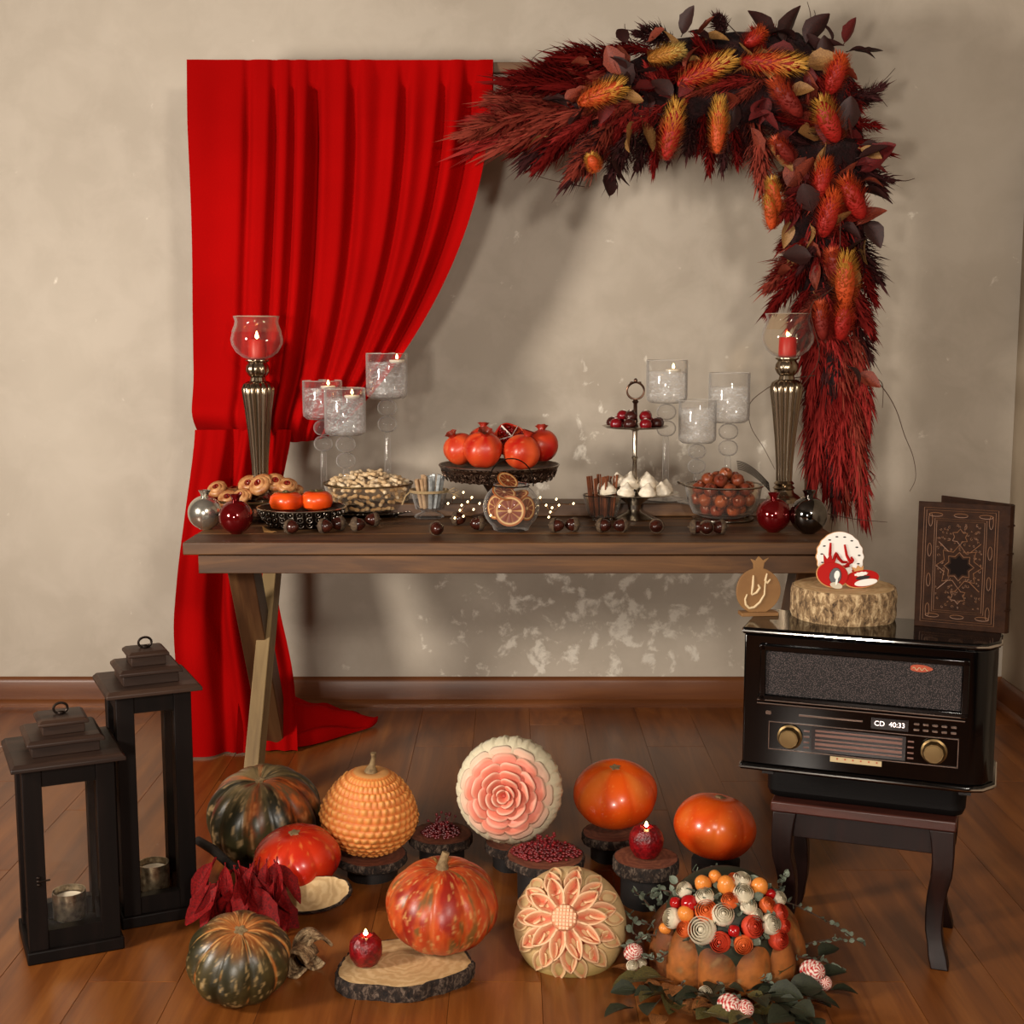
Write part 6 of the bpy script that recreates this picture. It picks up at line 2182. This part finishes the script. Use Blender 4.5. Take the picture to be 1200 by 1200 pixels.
def body_fn(u, v):
    a, th = 2 * pi * u, pi * v
    q = 1 + (.014 * cos(26 * a) + .006 * cos(52 * a + 1)) * (v > .38) * sin(th) ** 2
    return V((R * sin(th) * cos(a) * q, R * sin(th) * sin(a) * q, -R * .95 * cos(th) - (R * .14 * max(0, (v - .62) / .38))))


MB().sheet(body_fn, 160, 60, col=lambda u, v: mixc(S(150, 150, 104), RIND, (v - .18) * 2.6) if v < .66 else mixc(RIND, PKD, (v - .66) * 5)).build('rind', M_['flesh'], t, recalc=False, sharp=0)


def dome_z(r):
    q = min(.999, r / R)
    return R * .95 * sqrt(1 - q * q) - R * .14 * max(0, min(1, (1 - q) * 1.6))


def petal(r0, r1, a0, wd, lift, bend, c_in, c_mid, c_edge, nm='petal', wav=.0):
    m = MB()

    def fn(u, v):
        s_ = 2 * u - 1
        a = a0 + s_ * wd * (1 - .12 * v)
        rr = r0 + (r1 - r0) * v * (1 - .45 * s_ ** 4) * (1 + wav * sin(9 * u))
        z = dome_z(rr) - .006 + 1.25 * lift * v * (1 - .55 * s_ ** 2) - bend * v ** 4
        return V((rr * cos(a), rr * sin(a), z))
    m.sheet(fn, 14, 8, col=lambda u, v: mixc(mixc(c_in, c_mid, v * 1.6), c_edge, max(0, v - .78) * 4.5))
    return m.build(nm, M_['flesh'], t, recalc=False, solid=.0035, sharp=0)


for n_, r0, r1, lift, wf, ph in ((11, .70, .97, .012, 1.22, .0), (9, .54, .84, .019, 1.25, .3), (8, .40, .68, .024, 1.28, .7), (6, .27, .52, .028, 1.3, .2), (5, .16, .37, .030, 1.35, .9), (4, .07, .24, .030, 1.4, .4), (3, .02, .14, .028, 1.5, .1)):
    for i in range(n_):
        a0 = 2 * pi * (i + ph) / n_
        outer = r0 > .6
        petal(r0 * R * .9, r1 * R * .9, a0, pi / n_ * wf, lift, .004, PKD if not outer else S(222, 150, 124), PK if not outer else S(236, 190, 164), PKL if not outer else S(238, 220, 194), wav=.02)
# scalloped border petals of pale rind
for i in range(22):
    a0 = 2 * pi * i / 22
    petal(.84 * R, 1.0 * R, a0, pi / 22 * 1.1, .006, .004, S(236, 212, 182), RIND, S(240, 232, 206), 'rind_scallop')

# front row -------------------------------------------------------
# tilted slice carrying the red pumpkin
c = at(358, 1040, Y=3.13)
wood_slice('wood_slice', 'tilted pale half-round wood slice under the red pumpkin', 'wood slice', at(366, 1050, Y=3.075), .098, .026, 0, 14, 'ends', 'bark_dark', 1.0, .42, rot=(.95, -.14, .05))
log('black log stand propping the tilted slice under the red pumpkin', c.x, c.y + .05, .065, c.z - .035, 15)
gourd('pumpkin', 'shiny red-orange pumpkin resting on the tilted wood slice', 'pumpkin', 348, 1006, 101, 74, 3.16, 9, .05, col_red, (.1, -.12, .5), 5, 'waxy', 'scar', dimple=.1)
# big pale slice with candle, striped orange pumpkin
c = at(474, 1126, Z=.034)
wood_slice('wood_slice', 'large pale wood slice with dark flaky bark at the front', 'wood slice', (c.x, c.y, 0), 80 * K(c), .034, .3, 17, 'ends', 'bark_dark', 1.0, .8, amp=.14)
p = at(429, 1130, Z=.034)
apple_candle('glittery dark red apple candle on the large pale slice at the front', (p.x, p.y, .034), 19.5 * K(p))
gourd('pumpkin', 'mottled orange and red pumpkin with a short stem, centre front', 'pumpkin', 518, 1060, 134, 106, 3.02, 10, .07, col_orange_striped, (.1, .0, .2), 6, stem='short', dimple=.12, zbase=.034)
# striped small pumpkin
gourd('pumpkin', 'small dark green pumpkin with pale orange stripes, front left', 'pumpkin', 280, 1123, 122, 98, 2.85, 10, .09, col_striped, (.32, .1, .1), 7, stem='scar', dimple=.14, zbase=0)

# melon sunflower -------------------------------------------------
c = at(668, 1083, Y=2.845)
k = mpp(c)
R = 66 * k
d = (V((0, 0, CAMH)) - c).normalized()
t = thing('melon_sunflower', 'cream melon carved with a pink sunflower, at the front centre right', 'carved melon', c)
t.matrix_basis = aim(c, V((-.14, d.y, d.z + .12)))
CR, YG = S(222, 190, 140), S(176, 158, 84)
inv = t.matrix_basis.to_3x3().inverted()
dn = inv @ V((0, 0, -1))


def mel(u, v):
    a, th = 2 * pi * u, pi * v
    return V((R * sin(th) * cos(a), R * sin(th) * sin(a), -R * .96 * cos(th)))


def mel_col(u, v):
    q = mel(u, v) / R
    low = q.dot(dn)
    c_ = mixc(CR, S(204, 172, 120), .5 + noise.noise(q * 3))
    c_ = mixc(c_, YG, max(0, (low - .15) * 1.6))
    if v > .82: c_ = mixc(c_, S(206, 120, 84), (v - .82) * 6)
    rp = q - (dn * .62 + V((0, 0, .72)))
    c_ = mixc(c_, S(168, 34, 28), max(0, min(1, (.24 - rp.length) * 9)))
    return c_


MB().sheet(mel, 120, 70, col=mel_col).build('skin', M_['flesh'], t, recalc=False, sharp=0)


def dz2(r):
    q = min(.999, r / R)
    return R * .96 * sqrt(1 - q * q)


def almond(r0, r1, a0, w_, lift, cin, cedge, nm='petal'):
    m = MB()

    def fn(u, v):
        s_ = 2 * u - 1
        rr = r0 + (r1 - r0) * v
        ww = w_ * sin(pi * min(1, .10 + .90 * v)) ** .75
        off_ = s_ * ww
        x, y = rr, off_
        rim = abs(s_) ** 2
        z = dz2(sqrt(x * x + y * y)) + .0015 + lift * (.35 + .65 * v) * (.35 + .65 * rim) - .016 * (1 - rim) * sin(pi * v) * .7
        return V((x * cos(a0) - y * sin(a0), x * sin(a0) + y * cos(a0), z))
    m.sheet(fn, 10, 12, col=lambda u, v: mixc(cin, cedge, min(1, abs(2 * u - 1) ** 1.5 + max(0, v - .8) * 3)))
    return m.build(nm, M_['flesh'], t, recalc=False, solid=.003, sharp=0)


PIN, PED = S(196, 92, 64), S(238, 192, 150)
for i in range(14):
    almond(.66 * R, .985 * R, 2 * pi * (i + .25) / 14, .135 * R, .010, S(200, 132, 92), S(228, 196, 146))
for i in range(11):
    almond(.42 * R, .88 * R, 2 * pi * (i + .5) / 11, .15 * R, .018, PIN, PED)
for i in range(10):
    almond(.20 * R, .72 * R, 2 * pi * i / 10 + .1, .135 * R, .027, PIN, PED)
m = MB()
rc_ = .21 * R
m.sheet(lambda u, v: V((rc_ * v * cos(2 * pi * u), rc_ * v * sin(2 * pi * u), dz2(0) + .016 - .008 * v ** 3)), 32, 5, col=lambda u, v: S(226, 158, 118))
m.build('disc', M_['flesh'], t, recalc=False, solid=.006, sharp=0)
m = MB()
for i in range(-3, 4):
    for j in range(-3, 4):
        x, y = i * rc_ / 3.6, j * rc_ / 3.6
        if x * x + y * y > (rc_ * .95) ** 2: continue
        m.box((x, y, dz2(0) + .0185 - .007 * (sqrt(x * x + y * y) / rc_) ** 3), (rc_ / 4.6, rc_ / 4.6, .006), col=S(240, 190, 150))
m.build('seed_grid', M_['flesh'], t)

# red leaf spray and curled bark ----------------------------------
c = at(285, 1062, Y=3.02)
t = thing('red_leaf_spray', 'spray of drooping dark red leaves between lantern and pumpkins', 'leaves', (c.x, c.y, 0))
rl = random.Random(21)
for i in range(46):
    px, py = rl.uniform(244, 326), rl.uniform(1010, 1046)
    ang = -90 + (px - 290) * .7 + rl.uniform(-30, 30)
    L = rl.uniform(40, 62)
    q = at(px, py, Y=2.98 + rl.uniform(-.03, .05)) - V(t.location)
    a = radians(ang)
    LL = L * K(c)
    dvec = V((cos(a), rl.uniform(-.5, .0), sin(a))).normalized()
    if q.z + dvec.z * LL < .008:
        dvec.z = -max(0, (q.z - .01)) / LL
    inst('leaf', leafs['leaf_crimson', rl.randrange(3)], aim(q, dvec, rl.uniform(-.8, .8)) @ SCL(LL, LL, LL), t)
m = MB()
m.tube([(-.01, .04, .0), (-.005, .03, .07), (0, .02, .12)], .004, 6)
m.build('stem', M_['twig'], t)
for (px, py, r_, lab, sd_, rz) in [(366, 1108, 20, 'curled piece of dark bark standing right of the striped pumpkin', 1, .6), (352, 1118, 17, 'smaller curl of dark bark leaning beside the striped pumpkin', 2, -.3)]:
    q = at(px, py + 22, Z=0)
    rr = r_ * K(q)
    m = MB()
    m.sheet(lambda u, v: V((rr * (1 - .35 * u) * cos(5.0 * u + .4), .06 * (v - .5), rr * (1 + .2 * u) + rr * (1 - .35 * u) * sin(5.0 * u + .4) * 1.2)), 30, 5)
    zmin = min(p_.z for p_ in m.v)
    for p_ in m.v: p_.z -= zmin - .002
    o = m.build('curled_bark', M_['bark'], loc=(q.x, q.y, 0), recalc=False, solid=.006)
    o.rotation_euler = (0, 0, rz)
    tag(o, lab, 'bark')
c = at(232, 985, Y=3.3)
e = at(268, 1012, Y=3.16)
m = MB().tube([(0, 0, 0), (e - c) * .5 + V((0, 0, .006)), e - c + V((0, 0, -.0)), (e - c) * 1.35], [.011, .012, .011, .009], 10)
o = m.build('dark_branch', M_['log'], loc=c)
tag(o, 'short dark branch leaning between the tall lantern and the pumpkins', 'branch')

# harvest pumpkin centrepiece --------------------------------------
HY = 2.80
c = at(850, 1112, Y=HY)
k = mpp(c)
R = 95 * k
Hh = 66 * k
t = thing('flower_pumpkin', 'ribbed tan pumpkin topped with a dome of tiny roses and fruit, front right', 'pumpkin centrepiece', (c.x, c.y, 0))
cz0 = c.z - 0


def hp(u, v):
    a, th = 2 * pi * u, pi * v
    s_, c_ = sin(th), -cos(th)
    rb = (1 - .12 * (1 - abs(sin(6 * a)) ** .75) * s_ ** .4) * (1 + .03 * noise.noise(V((cos(a) * 2, sin(a) * 2, v * 3))))
    return V((R * s_ ** .8 * rb * cos(a), R * .9 * s_ ** .8 * rb * sin(a), max(.004, cz0 + Hh * c_ * 1.02)))


def hp_col(u, v):
    a = 2 * pi * u
    n = noise.noise(V((cos(a) * 2, sin(a) * 2, v * 5)))
    n2 = noise.noise(V((cos(a) * 12, sin(a) * 12, v * 22)))
    c_ = mixc(S(92, 46, 22), S(172, 100, 44), .45 + 1.6 * n)
    c_ = mixc(c_, S(92, 70, 34), max(0, n2) * 1.2)
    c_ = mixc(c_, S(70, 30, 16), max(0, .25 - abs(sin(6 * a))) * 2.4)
    return mixc(c_, S(190, 140, 90), max(0, n2 - .3))


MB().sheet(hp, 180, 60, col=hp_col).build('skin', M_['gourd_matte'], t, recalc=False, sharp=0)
T0 = V((c.x, c.y, 0))


def rose_mb(layers=4):
    """rounded bud: shells of overlapping petals, each shell inside the last and a little higher"""
    m = MB()
    for L_ in range(layers):
        n_ = 5 - (L_ > 1)
        rho = .98 - .19 * L_
        for i in range(n_):
            a0 = 2 * pi * (i + .5 * L_) / n_

            def fn(u, v, a0=a0, n_=n_, L_=L_, rho=rho):
                s_ = 2 * u - 1
                a = a0 + s_ * pi / n_ * 1.25
                th = pi * (.12 + (.58 + .03 * L_) * v * (1 - .10 * s_ ** 4))
                rr = rho * sin(th) * (1 + .05 * v * (1 - s_ * s_)) + .02 * s_
                return V((rr * cos(a), rr * sin(a), -rho * cos(th) * .95 + .07 * L_))
            m.sheet(fn, 6, 7)
    m.ball((0, 0, .25), (.2, .2, .3), 10, 6)
    return m


rose_w = rose_mb(5).mesh('rose', recalc=False, sharp=0); rose_w.materials.append(M_['white_petal'])
rose_o = rose_mb(4).mesh('rose', recalc=False, sharp=0); rose_o.materials.append(M_['orange_petal'])
rose_c = rose_mb(4).mesh('rose', recalc=False, sharp=0); rose_c.materials.append(M_['coral_petal'])
kq = MB().lathe([(0, -1.1), (.5, -.95), (.9, -.4), (.95, .1), (.75, .75), (.4, 1.1), (.1, 1.15), (0, 1.08)], 20).mesh('kumquat'); kq.materials.append(M_['kumquat'])
pp = MB().lathe([(0, -1.0), (.6, -.85), (.95, -.3), (.95, .3), (.7, .8), (.25, 1.0), (0, .95)], 20, lobes=lambda a, z: .06 * cos(4 * a)).mesh('red_berry'); pp.materials.append(M_['red_pepper'])
CT = V((0, 0, cz0 + Hh * .45))


def crown_pt(px, py, lift=0.0):
    """point on the bouquet dome seen at this pixel"""
    o_ = V((0, 0, CAMH)) - T0
    d_ = (at(px, py, Y=3.0) - V((0, 0, CAMH))).normalized()
    A_ = (82 * k, 84 * k, 73 * k)
    o2 = V(((o_.x - CT.x) / A_[0], (o_.y - CT.y) / A_[1], (o_.z - CT.z) / A_[2]))
    d2 = V((d_.x / A_[0], d_.y / A_[1], d_.z / A_[2]))
    b_ = o2.dot(d2); a_ = d2.dot(d2); c__ = o2.dot(o2) - 1
    disc = b_ * b_ - a_ * c__
    tt = (-b_ - sqrt(disc)) / a_ if disc > 0 else -b_ / a_
    q = o2 + d2 * tt
    nrm = V((q.x / A_[0], q.y / A_[1], q.z / A_[2])).normalized()
    return V((q.x * A_[0], q.y * A_[1], q.z * A_[2])) + CT, nrm


MB().ball(CT, (73 * k, 77 * k, 66 * k), 32, 18).build('moss', M_['green'], t)
items = [('w', 802, 1043, 9), ('k', 824, 1036, 10), ('k', 851, 1038, 11), ('w', 869, 1032, 10), ('w', 871, 1048, 11), ('k', 889, 1040, 11), ('o', 855, 1056, 9), ('w', 826, 1051, 10), ('r', 808, 1059, 10), ('o', 828, 1068, 12),
         ('k', 804, 1071, 10), ('w', 788, 1076, 11), ('o', 803, 1089, 9), ('w', 847, 1072, 12), ('w', 823, 1090, 15), ('c', 844, 1104, 11), ('r', 860, 1091, 7), ('c', 882, 1086, 12), ('w', 903, 1083, 11), ('o', 871, 1107, 10),
         ('c', 912, 1101, 11), ('o', 899, 1061, 9), ('c', 913, 1070, 10), ('w', 877, 1062, 9), ('r', 903, 1048, 6), ('w', 913, 1053, 8), ('k', 838, 1028, 8), ('c', 918, 1085, 8), ('r', 792, 1058, 7), ('k', 780, 1088, 7), ('o', 860, 1030, 7), ('w', 886, 1072, 7)]
rk = random.Random(31)
for kind, px, py, rpx in items:
    q, nrm = crown_pt(px, py)
    r_ = rpx * k * (1.08 if kind in 'woc' else 1.0)
    me, nm = {'w': (rose_w, 'white_rose'), 'o': (rose_o, 'orange_rose'), 'c': (rose_c, 'coral_rose'), 'k': (kq, 'kumquat'), 'r': (pp, 'red_berry')}[kind]
    inst(nm, me, aim(q, nrm + V((rk.uniform(-.2, .2), rk.uniform(-.25, .1), rk.uniform(-.1, .2))), rk.uniform(0, 6)) @ SCL(r_, r_, r_), t)
# sage sprigs and leaves
sl = MB().sheet(lambda u, v: V(((2 * u - 1) * .42 * sin(pi * min(1, .08 + .92 * v)) ** .7, .12 * abs(2 * u - 1) - .2 * v * v, v)), 4, 5)
slm = sl.mesh('sage_leaf', recalc=False, sharp=0); slm.materials.append(M_['sage'])


def sprig(pts, Y0, Y1, n, leafpx, name='sage_sprig', me=slm):
    P = []
    for i, (x, y) in enumerate(pts):
        f = i / (len(pts) - 1)
        q = at(x, y, Y=Y0 + (Y1 - Y0) * f) - T0
        q.z = max(q.z, .008)
        P.append(q)
    s = MB().tube(P, [.0022 * (1 - .6 * i / len(P)) for i in range(len(P))], 6).build(name, M_['twig'], t)
    for i in range(n):
        f = (i + .7) / n * (len(P) - 1)
        j = min(int(f), len(P) - 2)
        q = P[j].lerp(P[j + 1], f - j)
        ax = (P[j + 1] - P[j]).normalized()
        side = V((rk.uniform(-1, 1), rk.uniform(-1, .6), rk.uniform(-.3, 1))).normalized()
        dd = (ax * .5 + side).normalized()
        L = leafpx * k * rk.uniform(.7, 1.1)
        if q.z + dd.z * L < .004: dd.z = abs(dd.z)
        inst('leaf', me, aim(q, dd, rk.uniform(0, 6)) @ SCL(L, L, L), s)


for i in range(60):
    q, nrm = crown_pt(rk.uniform(785, 918), rk.uniform(1026, 1106))
    d_ = nrm + V((rk.uniform(-.9, .9), rk.uniform(-.5, .3), rk.uniform(-.6, .8)))
    L = rk.uniform(9, 13) * k
    inst('leaf', slm, aim(q - nrm * .008, d_, rk.uniform(0, 6)) @ SCL(L, L, L), t)
for pts, Y0, Y1, n, lp in [([(790, 1085), (770, 1070), (752, 1052), (742, 1042)], 2.92, 2.97, 14, 10), ([(790, 1095), (765, 1085), (745, 1078), (735, 1070)], 2.9, 2.95, 12, 10), ([(785, 1105), (762, 1100), (748, 1098), (738, 1088)], 2.88, 2.9, 12, 10),
                           ([(800, 1050), (785, 1045), (770, 1042), (758, 1050)], 2.95, 3.0, 10, 10), ([(830, 1040), (820, 1026), (812, 1020)], 2.95, 2.98, 8, 9), ([(845, 1035), (842, 1022), (835, 1016)], 2.95, 2.98, 8, 9),
                           ([(915, 1055), (935, 1062), (955, 1072), (980, 1085), (1000, 1100), (1012, 1106)], 2.93, 2.88, 18, 9), ([(910, 1050), (915, 1035), (920, 1025)], 2.95, 2.98, 12, 9), ([(785, 1115), (770, 1125), (755, 1120)], 2.82, 2.80, 9, 9),
                           ([(880, 1140), (900, 1150), (925, 1160)], 2.76, 2.74, 10, 10), ([(800, 1150), (795, 1165), (790, 1180)], 2.75, 2.72, 9, 10), ([(900, 1150), (915, 1170), (920, 1190)], 2.74, 2.70, 10, 10), ([(840, 1150), (850, 1165), (870, 1175)], 2.74, 2.72, 9, 9), ([(790, 1100), (760, 1095), (742, 1105), (735, 1115)], 2.86, 2.86, 12, 10), ([(790, 1070), (775, 1060), (765, 1045)], 2.95, 2.98, 10, 10), ([(930, 1120), (960, 1125), (985, 1135)], 2.84, 2.80, 10, 9), ([(930, 1110), (950, 1105), (975, 1100), (990, 1102)], 2.9, 2.88, 10, 8)]:
    sprig(pts, Y0 - .10, Y1 - .10, n, lp)
bigleaf = leaf_mb(.35, .42, .15)
for nm in ('green', 'olive', 'ochre'):
    me = bigleaf.mesh('leaf', recalc=False, sharp=0); me.materials.append(M_[nm]); leafs[nm] = me
more = [(rk.uniform(735, 970), rk.uniform(1150, 1195), rk.uniform(180, 360), rk.uniform(28, 46), rk.choice(['green', 'green', 'green', 'olive', 'ochre'])) for _ in range(34)]
for px, py, ang, L, nm in more + [(760, 1150, 185, 52, 'olive'), (775, 1145, 200, 45, 'olive'), (780, 1165, 215, 52, 'olive'), (790, 1170, 255, 44, 'olive'), (785, 1150, 170, 42, 'ochre'), (790, 1155, 250, 36, 'ochre'), (860, 1155, 170, 34, 'ochre'),
                           (880, 1160, 0, 46, 'green'), (900, 1165, -30, 50, 'green'), (925, 1160, 10, 48, 'green'), (940, 1165, -40, 46, 'green'), (905, 1175, -80, 44, 'green'), (880, 1180, -60, 44, 'olive'), (945, 1150, 40, 40, 'green'),
                           (960, 1145, 10, 40, 'green'), (950, 1170, -20, 40, 'green'), (850, 1175, 180, 40, 'green'), (835, 1180, 230, 40, 'olive'), (930, 1180, -60, 40, 'green'), (820, 1170, 200, 40, 'green'), (960, 1120, 30, 36, 'green'),
                           (895, 1190, -100, 44, 'green'), (770, 1175, 240, 44, 'green'), (745, 1160, 190, 36, 'green'), (975, 1160, 0, 36, 'green'), (740, 1140, 150, 30, 'ochre'), (915, 1140, 60, 34, 'olive')]:
    f = at(px, py, Z=.02 + .03 * rk.random())
    if (f - T0).xy.length < R * .75:
        f = T0 + (f - T0).xy.normalized().to_3d() * R * .9 + V((0, 0, .03))
    a = radians(ang)
    LL = L * k * .82
    dv = V((cos(a), sin(a) * 1.0 - .1, rk.uniform(.05, .35)))
    inst('leaf', leafs[nm], aim(f - T0, dv, rk.uniform(-.5, .5)) @ SCL(LL, LL, LL), t)


def striped_mb():
    m = MB()
    return m.sheet(lambda u, v: V((.8 * sin(pi * v) ** .8 * cos(2 * pi * u) * (1 + .06 * cos(16 * pi * v)), .8 * sin(pi * v) ** .8 * sin(2 * pi * u) * (1 + .06 * cos(16 * pi * v)), -cos(pi * v))), 40, 32,
                   col=lambda u, v: S(232, 214, 200) if (sin(2 * pi * (u * 9 + v * 2)) > .1) ^ (cos(18 * pi * v) > .82) else S(176, 28, 26))


sm = striped_mb().mesh('striped_bauble', sharp=0); sm.materials.append(M_['stripe'])
for px, py, r_, rot, z in [(952, 1138, 15, (1.2, .5, .3), .06), (966, 1152, 10, (.9, -.6, .3), .04), (855, 1179, 15, (1.4, .9, .2), .05), (873, 1182, 11, (1.2, -.9, .4), .05), (742, 1116, 12, (.8, .7, .1), .06)]:
    q = at(px, py, Z=z) - T0
    rr = r_ * k
    if q.xy.length < R * 1.0: q = V((q.x, q.y, 0)).normalized() * R * 1.0 + V((0, 0, z))
    inst('striped_bauble', sm, TR(q) @ R3(*rot) @ SCL(rr, rr, rr), t)
for px, py, r_ in [(826, 1164, 8), (741, 1132, 7), (752, 1128, 6)]:
    q = at(px, py, Z=.04) - T0
    if q.xy.length < R * 1.0: q = V((q.x, q.y, 0)).normalized() * R * 1.02 + V((0, 0, .035))
    inst('white_rose', rose_w, aim(q, V((0, -1, .7))) @ SCL(r_ * k, r_ * k, r_ * k), t)
